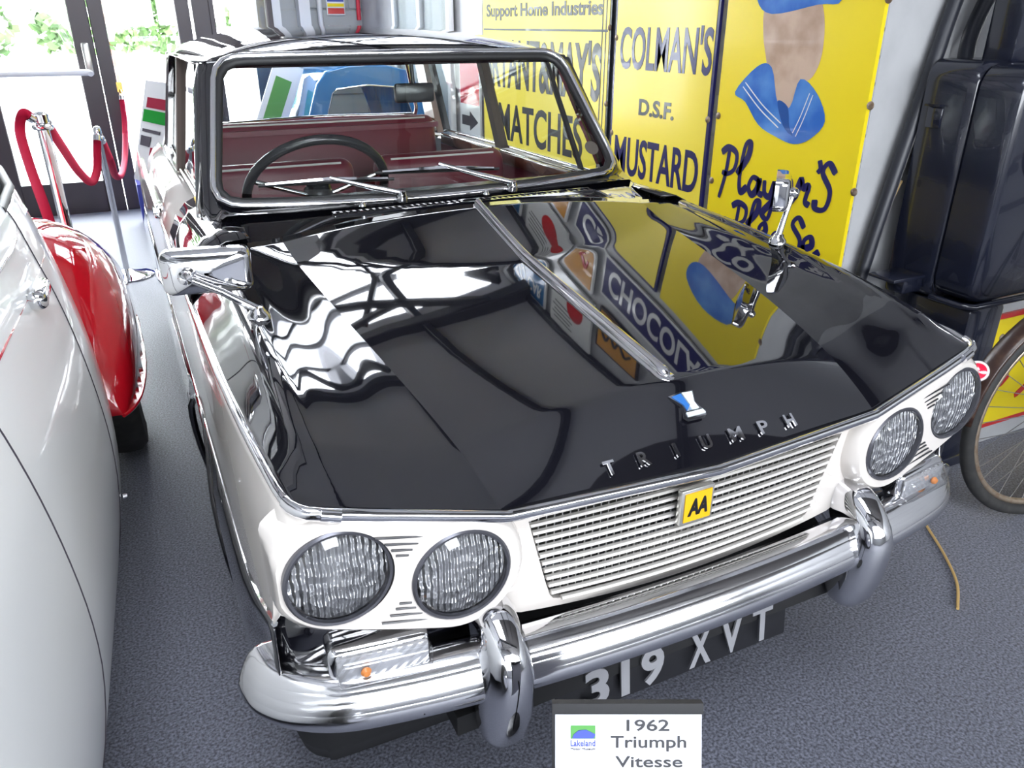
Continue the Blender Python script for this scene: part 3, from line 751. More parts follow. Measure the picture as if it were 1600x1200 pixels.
for s in (-1, 1):
    prof = [(.018, .060), (.012, .048), (.007, .022), (.002, .008), (-.006, .0)]
    rows = []
    for g_, dy in prof:
        rows.append([Vector((s*x, pod_y(x)+dy, z)) for x, z in pod_out(g_)])
    rows = [r+[r[0]] for r in rows]
    V, F = grid_data(rows)
    if s > 0: F = [f[::-1] for f in F]
    podm = bmesh.new(); vv = [podm.verts.new(v) for v in V]
    for f in F:
        try: podm.faces.new([vv[i] for i in f])
        except ValueError: pass
    # face with two lamp holes
    edges = []
    for pp in (pod_out(-.006), [(LI[0]+a, LI[1]+b) for a, b in circ(LR+.002, 40)], [(LO[0]+a, LO[1]+b) for a, b in circ(LR+.002, 40)]):
        rr = [podm.verts.new((s*x, pod_y(x), z)) for x, z in pp]
        for i in range(len(rr)): edges.append(podm.edges.new((rr[i], rr[(i+1) % len(rr)])))
    bmesh.ops.triangle_fill(podm, use_beauty=True, edges=edges, use_dissolve=False)
    bmesh.ops.remove_doubles(podm, verts=podm.verts, dist=.0004)
    bmesh.ops.recalc_face_normals(podm, faces=podm.faces)
    pod = bmobj('lamp_pod', podm, 'cream_paint', car, ang=30)
    # dark slots between the lamps
    for k, (zo, zo2, hw_) in enumerate(((.068, .076, .037), (.057, .064, .024), (.047, .053, .015), (.038, .044, .009))):
        for up in (1, -1):
            cx = (LO[0]+LI[0])/2; cz = (LO[1]+LI[1])/2+(zo if up > 0 else -zo2)
            tl = Vector((s*(LO[0]-LI[0]), 0, (LO[1]-LI[1]))).normalized()
            c = Vector((s*cx, pod_y(cx)-.0008, cz))
            tube('pod_slot', [c-tl*hw_, c+tl*hw_], .0017, 'ink', pod, n=6)
    # lamps
    for (cx, cz), nm in ((LO, 'outer'), (LI, 'inner')):
        c = Vector((s*cx, pod_y(cx), cz)); ax_ = Vector((s*.03, -1, .02)).normalized()
        lamp = lathe('headlamp', [(LR+.003, -.012), (LR+.003, .001), (LR, .004), (LR-.0035, .003), (LR-.004, -.004)], 'lamp_ring', car, 48, c, ax_, capends=False)
        lamp['label'] = 'round headlamp with a fluted lens'
        vs_ = [(.0, -.030), (.02, -.029), (.045, -.022), (.065, -.010), (LR-.008, .0)]
        lathe('reflector_bowl', [(.0, .006), (.02, .005), (.045, .001), (.065, -.004), (LR-.004, -.008)], 'reflector', lamp, 48, c, ax_, capends=False)
        lathe('lens', [(0.0, .020), (.02, .019), (.04, .0165), (.06, .012), (LR-.008, .006), (LR-.004, .002)], 'clear_lens', lamp, 48, c, ax_, capends=False)
# panel between and around the grille
def fp(x): return .060+.006*(x/.4)**2
bm = bmesh.new(); edges = []
outl = [(x, interp(BX, abs(x))-.006) for x in [-.60+1.2*k/24 for k in range(25)]]
outl += [(.60, .62), (.50, .56), (.418, .548), (.388, .560), (.372, .548), (.355, .511)]
outl += [(x, .474+.030*(x/.352)**2) for x in [.33-.66*k/16 for k in range(17)]]
outl += [(-.355, .511), (-.372, .548), (-.388, .560), (-.418, .548), (-.50, .56), (-.60, .62)]
gh = [(-.321, GT+.003)]+[(-.318+.636*k/12, GT+.010+.012*(1-((k-6)/6)**2)*0) for k in range(1, 12)]+[(.321, GT+.003)]+[(.287, GB+.040), (.278, GB+.010), (.272, GB+.001), (.262, GB-.003)]+[(.2, GB-.008), (.1, GB-.013), (0, GB-.015), (-.1, GB-.013), (-.2, GB-.008)]+[(-.262, GB-.003), (-.272, GB+.001), (-.278, GB+.010), (-.287, GB+.040)]
for pp in (outl, gh):
    rr = [bm.verts.new((x, fp(x), z)) for x, z in pp]
    for i in range(len(rr)): edges.append(bm.edges.new((rr[i], rr[(i+1) % len(rr)])))
bmesh.ops.triangle_fill(bm, use_beauty=True, edges=edges, use_dissolve=False)
r_ = bmesh.ops.extrude_face_region(bm, geom=list(bm.faces)); bmesh.ops.translate(bm, vec=(0, .05, 0), verts=[e for e in r_['geom'] if isinstance(e, bmesh.types.BMVert)])
for v in bm.verts:
    b = fp(v.co.x)
    if v.co.y < b+.01 and v.co.z > .60 and abs(v.co.x) < .36: v.co.y -= (v.co.z-.60)*.25*(1-abs(v.co.x)/.5)
bmesh.ops.recalc_face_normals(bm, faces=bm.faces)
bmobj('front_panel', bm, 'cream_paint', car, ang=25)

# ---------------- black valance below, wrapping round the corners
rows = []
for z, dy, dx in ((.60, .0, .0), (.56, .0, .0), (.50, .015, .0), (.42, .03, -.003), (.34, .045, -.01), (.26, .07, -.02), (.20, .10, -.03)):
    pl2 = [(-.699+(-dx), .30), (-.699-dx, .16), (-.690-dx, .115), (-.665-dx, .090), (-.62, .082), (-.5, .078), (-.3, .075), (0, .070), (.3, .075), (.5, .078), (.62, .082), (.665+dx, .090), (.690+dx, .115), (.699+dx, .16), (.699+dx, .30)]
    rows.append([Vector((x, y+dy, min(z, .452) if abs(x) > .68 and y > .13 else z)) for x, y in smooth_path([Vector((a, b, 0)) for a, b in pl2], 4) for x, y in [(x, y)]] if False else [Vector((q.x, q.y+dy, min(z, zlo_(max(.07, q.y))+.01))) for q in smooth_path([Vector((a, b, 0)) for a, b in pl2], 4)])
V, F = grid_data(rows[:4]); o = mesh('front_valance', V, F, 'black_paint', car, ang=40); solidify(o, .003)
V, F = grid_data(rows[3:]); o = mesh('valance_shade', V, F, 'dark', car, ang=40); solidify(o, .003)  # lower rows matte black, painted shade for the dark void under the bumper

# ---------------- bumper
def bumper_path():
    pts = [(0, -.012), (.15, -.009), (.30, .000), (.45, .016), (.56, .034), (.63, .052), (.685, .083), (.718, .120), (.728, .150), (.731, .172)]
    pts = [(-a, b) for a, b in reversed(pts[1:])]+pts
    return smooth_path([Vector((a, b, 0)) for a, b in pts], 5)
prof = [(-.050, .487), (-.034, .496), (-.018, .4985), (-.006, .4965), (.002, .491), (.0075, .484), (.0065, .4825), (.011, .477), (.015, .4695), (.014, .468), (.018, .4615), (.021, .454), (.020, .4525), (.0235, .445), (.0245, .436), (.0215, .427), (.017, .419), (.000, .415), (-.014, .415)]
BP = bumper_path(); rows = []
for i, p in enumerate(BP):
    d = (BP[min(i+1, len(BP)-1)]-BP[max(i-1, 0)]).normalized(); n = Vector((d.y, -d.x, 0))
    e = 1.0
    rows.append([p+n*a*e+Z*b for a, b in prof])
V, F = grid_data(rows); bumper = mesh('front_bumper', V, F, 'bumper_chrome', car, ang=38); solidify(bumper, .003, 1)
bumper['label'] = 'ribbed chrome front bumper'
for x in (-.28, .22, -.52):
    q = min(BP, key=lambda p: abs(p.x-x)); lathe('bumper_bolt', [(0, .005), (.005, .004), (.008, 0)], 'chrome', bumper, 12, (q.x, q.y-.0225, .434), -Y)
for s in (-1, 1):
    rows = []
    for z, yc, hw_, hd in ((.298, .020, .004, .006), (.302, .020, .018, .020), (.314, .018, .030, .034), (.340, .014, .039, .046), (.385, .008, .043, .052), (.43, .006, .042, .056), (.47, .010, .041, .062), (.50, .022, .039, .064), (.525, .036, .036, .060), (.548, .050, .031, .050), (.560, .060, .022, .036), (.564, .064, .007, .014)):
        rows.append([Vector((s*.380-.008+hw_*math.copysign(abs(math.cos(a))**.85, math.cos(a)), yc+hd*math.copysign(abs(math.sin(a))**.85, math.sin(a)), z)) for a in [2*PI*k/28 for k in range(29)]])
    V, F = grid_data(rows); mesh('overrider', V, F, 'chrome', car, ang=60)
    ov = [Vector((s*.383+.037*math.cos(a), -.045+.0*a, .495+.055*math.sin(a))) for a in [2*PI*k/24 for k in range(24)]]
    # indicator
    ic = Vector((s*.563, .046, .520)); ir = Matrix.Rotation(s*.14, 3, 'Z')
    ind = box('indicator', ic+Vector((0, .022, 0)), (.150, .050, .058), 'chrome', car, rot=ir, bev=.014, seg=3)
    ind['label'] = 'clear front indicator on a chrome base'
    box('indicator_reflector', ic+Vector((0, -.004, -.002)), (.134, .010, .044), 'ring_reflector', ind, rot=ir, bev=.004)
    box('indicator_lens', ic+Vector((0, -.012, -.002)), (.140, .030, .050), 'clear_lens', ind, rot=ir, bev=.012, seg=3)
    lathe('bulb', [(0, .009), (.005, .008), (.008, .003), (.007, 0)], 'orange_lens', ind, 14, ic+Vector((s*.028, -.009, -.006)), -Y)

# ---------------- number plate
npl = box('number_plate', (-.004, .058, .292), (.525, .006, .112), 'plate_black', car, rot=Matrix.Rotation(-.12, 3, 'X'), bev=.002)
npl['label'] = 'black number plate with silver characters 319 XVT'
tv = Vector((0, math.sin(.12), math.cos(.12))); tv = Vector((0, .12, .993))
for ch, x in zip('319XVT', (-.190, -.131, -.072, .035, .110, .185)):
    wd = .018 if ch == '1' else .050
    text('plate_character', ch, Vector((x-wd/2, .0495-.009, .256)), X, Vector((0, .119, .993)), wd, .079, 'plate_silver', npl, bold=.03, depth=.004)

# ---------------- windscreen
NP = 96
def scr_outline(grow=0.0, rad=.055):
    """outline in (s,t) metric space -> 3-D on the gently curved screen"""
    hb, ht, H = .572+grow, .492+grow, 1.0
    gh_ = grow/.375
    L2 = [(hb, 0-gh_), (ht, 1+gh_), (-ht, 1+gh_), (-hb, 0-gh_)]
    m_ = [(x, t*.375) for x, t in L2]; out = []
    n = len(m_)
    for i in range(n):
        p0, p1, p2 = Vector((*m_[i-1], 0)), Vector((*m_[i], 0)), Vector((*m_[(i+1) % n], 0))
        a = (p0-p1).normalized(); b = (p2-p1).normalized(); r = rad+grow*.6
        st, en = p1+a*r, p1+b*r
        for k in range(9):
            t = k/8; out.append(((1-t)**2*st+2*t*(1-t)*p1+t*t*en)[:2])
    return [scr(x, t/.375) for x, t in resample([tuple(q) for q in out], NP)]
def scr(x, t):
    yb = 1.205+.050*(x/.57)**2; zb = .943+.014*(x/.57)**2
    yt = 1.455+.030*(x/.49)**2; zt_ = 1.262-.004*(x/.49)**2
    yb += 0
    return Vector((x, yb+(yt-yb)*t, zb+(zt_-zb)*t))
# glass as a grid clipped to the outline by fan rows
ctr = scr(0, .5); O0 = scr_outline(-.004)
rows = []
for k in range(9):
    f = k/8
    rr = []
    for p in O0:
        x = p.x*f; 
        t = (p.z-.943)/(1.262-.943); t = .5+(t-.5)*f; rr.append(scr(x, t))
    rows.append(rr+[rr[0]])
V, F = grid_data(rows[1:]); c0 = len(V); V.append(ctr); n1 = NP+1
F += [(c0, j, j+1) for j in range(NP)]
ws = mesh('windscreen', V, F, 'screen_glass', car); ws['label'] = 'clear windscreen in a chrome surround'
sn = Vector((0, -.78, .62)).normalized()
tube('windscreen_rubber', [p+sn*.002 for p in scr_outline(.006)], .011, 'rubber', car, n=8, closed=True)
tube('windscreen_chrome', [p+sn*.009 for p in scr_outline(.018)], .0085, 'chrome', car, n=8, closed=True)
# black surround: from the rubber outwards to pillars, header and scuttle
Oi, Om = scr_outline(.018), scr_outline(.034)
outer = []
def outer_pt(p):
    t = (p.z-.943)/.32
    x = max(-1, min(1, p.x/.60))
    return p
Oo = []
for p in scr_outline(.052, .02):
    q = p.copy()
    if q.z < .935: q.y = 1.104+.06*(q.x/.6)**2; q.z = .938-max(0, abs(q.x)-.57)*.7; Oo.append(q+Vector((0, 0, .0))); continue
    if q.z > 1.27: q.z = 1.27+(q.z-1.27)*.3
    q -= sn*.010
    Oo.append(q)
O4 = []
for q in Oo:
    e = q-sn*.045+Vector((math.copysign(.012, q.x), 0, 0))
    O4.append(e)
rows = [Oi+[Oi[0]], [p+sn*.003 for p in Om]+[Om[0]+sn*.003], Oo+[Oo[0]], O4+[O4[0]]]
V, F = grid_data(rows); o = mesh('windscreen_frame', V, F, 'black_paint', car, ang=50)
# ---------------- roof
rows = []
T_RZ = [(1.475, 1.283), (1.50, 1.298), (1.56, 1.318), (1.70, 1.337), (1.93, 1.349), (2.3, 1.350), (2.6, 1.335), (2.80, 1.300), (2.86, 1.27)]
for y in (1.475, 1.485, 1.50, 1.53, 1.57, 1.63, 1.7, 1.8, 1.93, 2.1, 2.3, 2.5, 2.65, 2.75, 2.82, 2.86):
    zc_ = interp(T_RZ, y); ze = 1.262 if y < 2.5 else 1.262-(y-2.5)*.06; hw_ = .548-(.012 if y > 2.4 else 0)-max(0, (1.53-y))*.25
    r_ = []
    for k in range(33):
        u = k/16-1; a = abs(u)
        sh = (1-a**2.6)**.62 if a < 1 else 0
        r_.append(Vector((u*hw_, y+.045*(u*u)*(1 if y < 1.6 else .3), ze+(zc_-ze)*sh)))
    rows.append(r_)
V, F = grid_data(rows); roof = mesh('roof_panel', V, F, 'black_paint', car, ang=60); solidify(roof, .006)
V2 = [v-Vector((0, 0, .018)) for v in V]; hl = mesh('headlining', [Vector((v.x*.97, v.y+.01, v.z)) for v in V2], F, 'headlining', car)
for s in (-1, 1):
    tube('roof_gutter', [(s*.530, 1.50, 1.262), (s*.551, 1.56, 1.264), (s*.552, 2.0, 1.264), (s*.542, 2.5, 1.258), (s*.53, 2.86, 1.235)], .007, 'black_paint', car, n=8)
tube('roof_gutter', [(-.528, 1.497, 1.263), (-.3, 1.470, 1.279), (0, 1.462, 1.283), (.3, 1.470, 1.279), (.528, 1.497, 1.263)], .006, 'black_paint', car, n=8)
# ---------------- pillars, side windows
def bar4(name, a, b, wa, wb, m, parent=car):
    """flat tapered post between two points; w = (across x, along y)"""
    a, b = Vector(a), Vector(b); vs = []
    for p, w_ in ((a, wa), (b, wb)):
        for sx, sy in ((-1, -1), (1, -1), (1, 1), (-1, 1)): vs.append(p+Vector((sx*w_[0]/2, sy*w_[1]/2, 0)))
    return mesh(name, vs, [(0, 1, 5, 4), (1, 2, 6, 5), (2, 3, 7, 6), (3, 0, 4, 7), (3, 2, 1, 0), (4, 5, 6, 7)], m, parent, smooth=False)
for s in (-1, 1):
    bar4('front_pillar', (s*.606, 1.268, .91), (s*.534, 1.52, 1.262), (.035, .045), (.03, .04), 'black_paint')
    bar4('door_window_frame', (s*.600, 1.34, .92), (s*.540, 1.56, 1.255), (.018, .022), (.016, .02), 'chrome')
    bar4('quarter_light_frame', (s*.596, 1.48, .92), (s*.540, 1.64, 1.255), (.014, .016), (.014, .014), 'ink')
    bar4('centre_pillar', (s*.594, 2.09, .91), (s*.535, 2.16, 1.262), (.035, .05), (.03, .045), 'headlining')
    bar4('rear_pillar', (s*.575, 2.72, .91), (s*.515, 2.74, 1.255), (.05, .15), (.04, .12), 'black_paint')
    bar4('rear_pillar_trim', (s*.545, 2.70, .91), (s*.490, 2.72, 1.24), (.03, .13), (.02, .11), 'wood')
    # glazing
    V = [(s*.598, 1.33, .925), (s*.596, 2.07, .925), (s*.537, 2.14, 1.25), (s*.538, 1.56, 1.25)]
    mesh('door_glass', V, [(0, 1, 2, 3)], 'glass', car, smooth=False)
    V = [(s*.594, 2.11, .925), (s*.577, 2.66, .925), (s*.520, 2.68, 1.24), (s*.536, 2.18, 1.25)]
    mesh('rear_quarter_glass', V, [(0, 1, 2, 3)], 'glass', car, smooth=False)
    for (a, b) in (((s*.603, 1.32, .918), (s*.600, 2.07, .918)), ((s*.598, 2.11, .918), (s*.58, 2.66, .918)), ((s*.580, 1.36, .905), (s*.575, 2.05, .905)), ((s*.570, 2.13, .905), (s*.545, 2.62, .905))):
        tube('window_moulding', [a, b], .006, 'chrome', car, n=8)
    # inner door trim
    box('door_capping', (s*.572, 1.72, .885), (.03, .80, .045), 'wood', car, bev=.006)
    box('rear_capping', (s*.560, 2.38, .885), (.03, .52, .045), 'wood', car, bev=.006)
    box('door_card', (s*.585, 1.72, .66), (.02, .80, .42), 'red_vinyl', car)
    box('rear_side_card', (s*.575, 2.4, .66), (.02, .58, .42), 'red_vinyl', car)
# rear screen
tube('rear_screen_frame', smooth_path([(-.47, 2.66, .985), (0, 2.80, .985), (.40, 2.74, .985), (.455, 2.70, 1.0), (.44, 2.70, 1.10), (.41, 2.68, 1.215), (.38, 2.70, 1.235), (0, 2.77, 1.245), (-.38, 2.70, 1.235), (-.42, 2.68, 1.21), (-.45, 2.66, 1.10), (-.47, 2.66, 1.0)], 4, True), .008, 'chrome', car, n=8, closed=True)
V, F = grid_data([[Vector((x, 2.80-.35*x*x, .985)) for x in [-.45+.9*k/10 for k in range(11)]], [Vector((x*.92, 2.77-.35*x*x, 1.24)) for x in [-.45+.9*k/10 for k in range(11)]]])
mesh('rear_screen', V, F, 'glass', car)
box('rear_shelf', (0, 2.72, .955), (1.02, .30, .02), 'red_vinyl', car)
# floor and dashboard
box('car_floor', (0, 1.95, .28), (1.18, 1.9, .04), 'dark', car)
box('dashboard', (0, 1.30, .86), (1.10, .12, .14), 'wood', car, bev=.02)
box('dashboard_top', (0, 1.265, .925), (1.06, .14, .02), 'black_plastic', car, bev=.008)
box('bulkhead', (0, 1.15, .60), (1.2, .02, .60), 'dark', car)
box('under_tray', (0, .60, .32), (.9, 1.1, .04), 'dark', car)
# seats
def seat(nm, x, y, w_, top, lean, depth=.46):
    st = empty(nm, (x, y, .45)); st.parent = car; st.matrix_parent_inverse = car.matrix_basis.inverted()
    box('seat_cushion', (x, y, .50), (w_, depth, .16), 'red_vinyl', st, bev=.05, seg=4)
    h = top-.52
    box('seat_back', (x, y+depth/2+lean*.5, .52+h/2), (w_, .11, h), 'red_vinyl', st, rot=Matrix.Rotation(-lean, 3, 'X'), bev=.045, seg=4)
    P = [Vector((x-w_/2+.05, y+depth/2+lean*.5-.045+lean*h*.45, top-.012)), Vector((x+w_/2-.05, y+depth/2+lean*.5-.045+lean*h*.45, top-.012))]
    tube('seat_piping', P, .004, 'enamel_white', st, n=6)
    return st
seat('front_seat', -.29, 1.66, .50, .93, .15); seat('front_seat', .29, 1.66, .50, .93, .15)
rs = seat('rear_seat', 0, 2.28, 1.02, .995, .22, .42)
bm = bmesh.new()
for k in range(13):
    x = -.46+.92*k/12; bm_box(bm, (x, 2.505, .80), (.006, .01, .30), rot=Matrix.Rotation(-.22, 3, 'X') if False else None)
# steering wheel
sw = empty('steering_wheel', (-.28, 1.47, .93)); sw.parent = car; sw.matrix_parent_inverse = car.matrix_basis.inverted()
sc_, sax = Vector((-.285, 1.455, .925)), Vector((0, .78, .62)).normalized(); su, sv_ = frame_for(sax)
tube('wheel_rim', [sc_+(su*math.cos(a)+sv_*math.sin(a))*.195 for a in [2*PI*k/48 for k in range(48)]], .0135, 'black_plastic', sw, n=10, closed=True)
for a in (0.3, PI-0.3): tube('wheel_spoke', [sc_-sax*.03, sc_+(X*math.cos(a)+(sax.cross(X))*math.sin(a)*-1)*.19], .007, 'chrome', sw, n=8)
lathe('wheel_boss', [(0, .02), (.03, .018), (.04, 0), (.04, -.04)], 'black_plastic', sw, 20, sc_-sax*.04, sax*-1)
tube('steering_column', [sc_-sax*.03, sc_-sax*.28], .022, 'black_plastic', sw, n=12)
# interior mirror
im = box('interior_mirror', (.02, 1.46, 1.175), (.118, .022, .052), 'black_plastic', car, bev=.008)
tube('mirror_stalk', [(.02, 1.465, 1.19), (.02, 1.475, 1.25)], .006, 'black_plastic', im, n=8)
# licence disc on the screen
ld = lathe('licence_disc', [(0, .001), (.022, .001), (.023, 0)], 'headlining', car, 24, scr(.525, .20)+sn*-.006, sn*-1)
# ---------------- wipers
def wiper(px, tipA, tipB, mid):
    """pivot, blade ends and the joint on the blade, all on the screen base"""
    wp = empty('wiper', px); wp.parent = car; wp.matrix_parent_inverse = car.matrix_basis.inverted()
    lathe('wiper_spindle', [(0, .028), (.009, .027), (.012, .018), (.016, .010), (.017, 0)], 'chrome', wp, 16, Vector(px)-Vector((0, -.006, .012)), Vector((0, -.3, 1)))
    m1 = Vector(px).lerp(Vector(mid), .42)+sn*.006
    tube('wiper_arm', [Vector(px)+Z*.008, m1+sn*.004, Vector(mid)+sn*.012], [.0075, .008, .005], 'chrome', wp, n=8)
    a, b = Vector(tipA), Vector(tipB)
    q1, q2 = a.lerp(b, .28), a.lerp(b, .72)
    tube('blade_bridge', [a.lerp(b, .05)+sn*.004, q1+sn*.009, a.lerp(b, .5)+sn*.014, q2+sn*.009, a.lerp(b, .95)+sn*.004], [.0045, .006, .0075, .006, .0045], 'chrome', wp, n=6)
    tube('blade_rubber', [a, b], .0045, 'rubber', wp, n=6)
wiper((-.128, 1.168, .946), scr(-.475, .09)+sn*.008, scr(-.13, .10)+sn*.008, scr(-.30, .11)+sn*.012)
wiper((.195, 1.172, .946), scr(-.185+.01, .15)+sn*.008, scr(.18, .11)+sn*.008, scr(.0, .17)+sn*.010)
for x in (-.25, .09): lathe('washer_jet', [(0, .012), (.005, .011), (.007, .003), (.009, 0)], 'chrome', car, 12, (x, 1.118, .940), Z)
# ---------------- wing mirrors
def wing_mirror(s, yaw):
    b = Vector((s*.603, .565, bz(.603, .565)))
    wm = empty('wing_mirror', b); wm.parent = car; wm.matrix_parent_inverse = car.matrix_basis.inverted()
    lathe('mirror_foot', [(0, .020), (.010, .018), (.013, .012), (.020, .004), (.021, -.004)], 'chrome', wm, 20, b, Z)
    hc = b+Vector((s*.070, .04, .082)) if s < 0 else b+Vector((.026, .035, .112))
    j = hc-Vector((math.sin(yaw)*.0-s*.038*(1 if s < 0 else .2), .030, 0))
    tube('mirror_stem', [b+Z*.012, b.lerp(j, .5)+Z*.01, j], [.0085, .0065, .0065], 'chrome', wm, n=12)
    lathe('mirror_knuckle', [(0, .014), (.010, .010), (.013, 0), (.010, -.010), (0, -.014)], 'chrome', wm, 18, j, Y)
    Rm = Matrix.Rotation(yaw, 3, 'Z')
    rows = []
    for k, (sc2, d) in enumerate(((1.0, .016), (1.0, .002), (.985, -.006), (.94, -.012), (.80, -.017), (.45, -.021), (.05, -.0225))):
        rows.append([hc+Rm @ Vector((x*sc2, d, z*sc2)) for x, z in rrect(.150, .078, .016, 6)])
    rows = [r+[r[0]] for r in rows]
    V, F = grid_data(rows); mesh('mirror_shell', V, F, 'chrome', wm, ang=60)
    extrude_poly('mirror_glass', rrect(.146, .074, .015, 5), hc+Rm @ Vector((0, .012, 0)), Rm @ X, Z, .002, 'chrome', wm)
wing_mirror(-1, -.16); wing_mirror(1, .80)

# ================================================================== ENAMEL SIGNS ON THE WALL
U_, V_ = Vector((0, -1, 0)), Z            # reading direction on the right-hand wall
def wall_sign(nm, label, y_left, y_right, z0, z1, m, border=None, group='enamel signs on the right wall', cat='sign', x=1.286, rad=.004):
    s = thing(nm, label, cat, (x, (y_left+y_right)/2, (z0+z1)/2), group)
    w_, h_ = y_left-y_right, z1-z0; c = Vector((x, (y_left+y_right)/2, (z0+z1)/2))
    if border:
        extrude_poly('border', rrect(w_, h_, rad), c+X*.0015, U_, V_, .013, border, s); extrude_poly('panel', rrect(w_-.03, h_-.03, rad), c, U_, V_, .003, m, s)
    else: extrude_poly('panel', rrect(w_, h_, rad), c, U_, V_, .0145, m, s)
    return s
def wtext(s, name, t, y, z, w_, h_, m, x=1.286, **k): return text(name, t, (x, y, z), U_, V_, w_, h_, m, s, **k)
def screw(par, y, z, x=1.286):
    lathe('fixing_screw', [(0, .006), (.007, .005), (.012, .002), (.013, -.001)], 'rust', par, 16, (x, y, z), -X)
sg = wall_sign('enamel_sign', 'large yellow enamel sign with a blue bust above dark script lettering', 1.650, .966, .38, 1.745, 'enamel_yellow')
# script lettering, drawn as strokes (unit = letter height)
PL = [[(.02, .84), (.20, .95), (.42, .86), (.40, .60), (.22, .48), (.08, .50)], [(.22, .90), (.18, .48), (.06, .02)],
      [(.48, .52), (.72, .85), (.74, 1.10), (.62, 1.02), (.56, .5), (.62, .22), (.78, .34)],
      [(1.06, .50), (.90, .52), (.82, .34), (.92, .22), (1.04, .34), (1.08, .52), (1.08, .30), (1.20, .26)],
      [(1.20, .52), (1.24, .30), (1.38, .28), (1.46, .52), (1.46, .18), (1.38, -.12), (1.24, -.04), (1.46, .20), (1.60, .34)],
      [(1.60, .34), (1.80, .46), (1.78, .62), (1.66, .52), (1.68, .28), (1.84, .26), (1.96, .42)],
      [(1.94, .34), (2.04, .66), (2.10, .54), (2.22, .58), (2.18, .34), (2.28, .28)],
      [(2.36, 1.02), (2.40, .90), (2.35, .82)],
      [(2.72, .86), (2.56, 1.0), (2.46, .84), (2.66, .58), (2.62, .30), (2.42, .26), (2.38, .40)]]
PS = [[(.02, .84), (.20, .95), (.42, .86), (.40, .60), (.22, .48), (.08, .50)], [(.22, .90), (.18, .48), (.06, .02)],
      [(.48, .52), (.72, .85), (.74, 1.10), (.62, 1.02), (.56, .5), (.62, .22), (.78, .34)],
      [(.78, .34), (1.0, .48), (.96, .66), (.84, .54), (.86, .28), (1.02, .26), (1.16, .42)],
      [(1.42, .50), (1.26, .52), (1.18, .34), (1.28, .22), (1.40, .34), (1.44, .52), (1.44, .30), (1.56, .28)],
      [(1.94, .80), (1.78, .98), (1.66, .80), (1.88, .54), (1.84, .26), (1.62, .22), (1.56, .36)],
      [(1.92, .36), (2.16, .48), (2.12, .66), (1.98, .54), (2.02, .28), (2.20, .26), (2.36, .42)]]
strokes('lettering', PL, (1.286, 1.60, .740), U_, V_, .206, .205, .0105, 'navy', sg)
strokes('lettering', PS, (1.286, 1.510, .588), U_, V_, .193, .165, .0100, 'navy', sg)
# the picture on it: plain patches of the same colours
def patch(par, nm, pts, m, lift=.001):
    P = [(a, b) for a, b in pts]
    return extrude_poly(nm, [(q.x, q.y) for q in smooth_path([Vector((-a, b, 0)) for a, b in P], 4, True)], (1.286-lift, 0, 0), U_, V_, lift, m, par)
patch(sg, 'printed_patch', [(1.455, 1.42), (1.45, 1.32), (1.42, 1.24), (1.40, 1.16), (1.39, 1.09), (1.30, 1.05), (1.265, 1.10), (1.255, 1.165), (1.20, 1.20), (1.175, 1.27), (1.19, 1.38), (1.25, 1.47), (1.36, 1.50)], 'skin_print', .0010)
patch(sg, 'printed_patch', [(1.50, 1.43), (1.42, 1.385), (1.22, 1.41), (1.13, 1.42), (1.18, 1.53), (1.36, 1.58), (1.50, 1.52)], 'sailor_blue', .0016)
patch(sg, 'printed_patch', [(1.56, 1.13), (1.46, 1.22), (1.39, 1.22), (1.34, 1.11), (1.28, 1.10), (1.25, 1.19), (1.17, 1.15), (1.12, 1.07), (1.17, 1.01), (1.24, .985), (1.33, 1.0), (1.42, 1.03), (1.50, 1.10)], 'sailor_blue', .0020)
patch(sg, 'printed_patch', [(1.34, 1.115), (1.29, 1.10), (1.27, 1.04), (1.25, 1.01), (1.30, 1.04)], 'sailor_blue2', .0026)
for a, b in ((( 1.52, 1.15), (1.32, 1.03)), ((1.51, 1.165), (1.31, 1.045)), ((1.185, 1.145), (1.235, 1.01)), ((1.20, 1.15), (1.25, 1.02))):
    strokes('printed_line', [[(-a[0], a[1]), (-(a[0]+b[0])/2, (a[1]+b[1])/2-.008), (-b[0], b[1])]], (1.2838, 0, 0), U_, V_, 1, 1, .002, 'enamel_white', sg, depth=.0006)
for y, z in ((.954, 1.131), (.957, .873), (1.640, 1.04), (1.64, .80), (.957, 1.42)): screw(sg, y, z)
sc2 = wall_sign('enamel_sign', 'narrow yellow enamel sign with navy capitals ending in MUSTARD', 2.386, 1.690, .50, 1.745, 'enamel_pale', 'navy')
wtext(sc2, 'lettering', "COLMAN'S", 2.335, 1.175, .625, .175, 'navy', bold=.018)
wtext(sc2, 'lettering', 'D.S.F.', 2.165, .995, .25, .068, 'enamel_black', bold=.03)
wtext(sc2, 'lettering', 'MUSTARD', 2.338, .728, .610, .168, 'navy', bold=.018)
for y, z in ((1.70, 1.02), (2.37, 1.3), (2.37, .9)): screw(sc2, y, z)
sb = wall_sign('enamel_sign', 'wide yellow enamel sign reading Support Home Industries over Matches', 3.83, 2.42, .40, 1.72, 'enamel_pale', 'enamel_black')
wtext(sb, 'lettering', 'Support Home Industries', 3.76, 1.372, 1.27, .085, 'enamel_black', bold=.03)
box('ruled_line', (1.2855, 3.125, 1.327), (.002, 1.36, .010), 'enamel_black', sb)
wtext(sb, 'lettering', "BRYANT&MAY'S", 3.79, 1.02, 1.30, .265, 'enamel_black', bold=.03)
wtext(sb, 'lettering', 'MATCHES', 3.60, .735, .97, .205, 'enamel_black', bold=.018)
for y in (2.46, 2.49): box('ruled_line', (1.2855, y, 1.06), (.002, .006, 1.30), 'enamel_black', sb)
screw(sb, 2.432, 1.34); screw(sb, 2.432, 1.02)
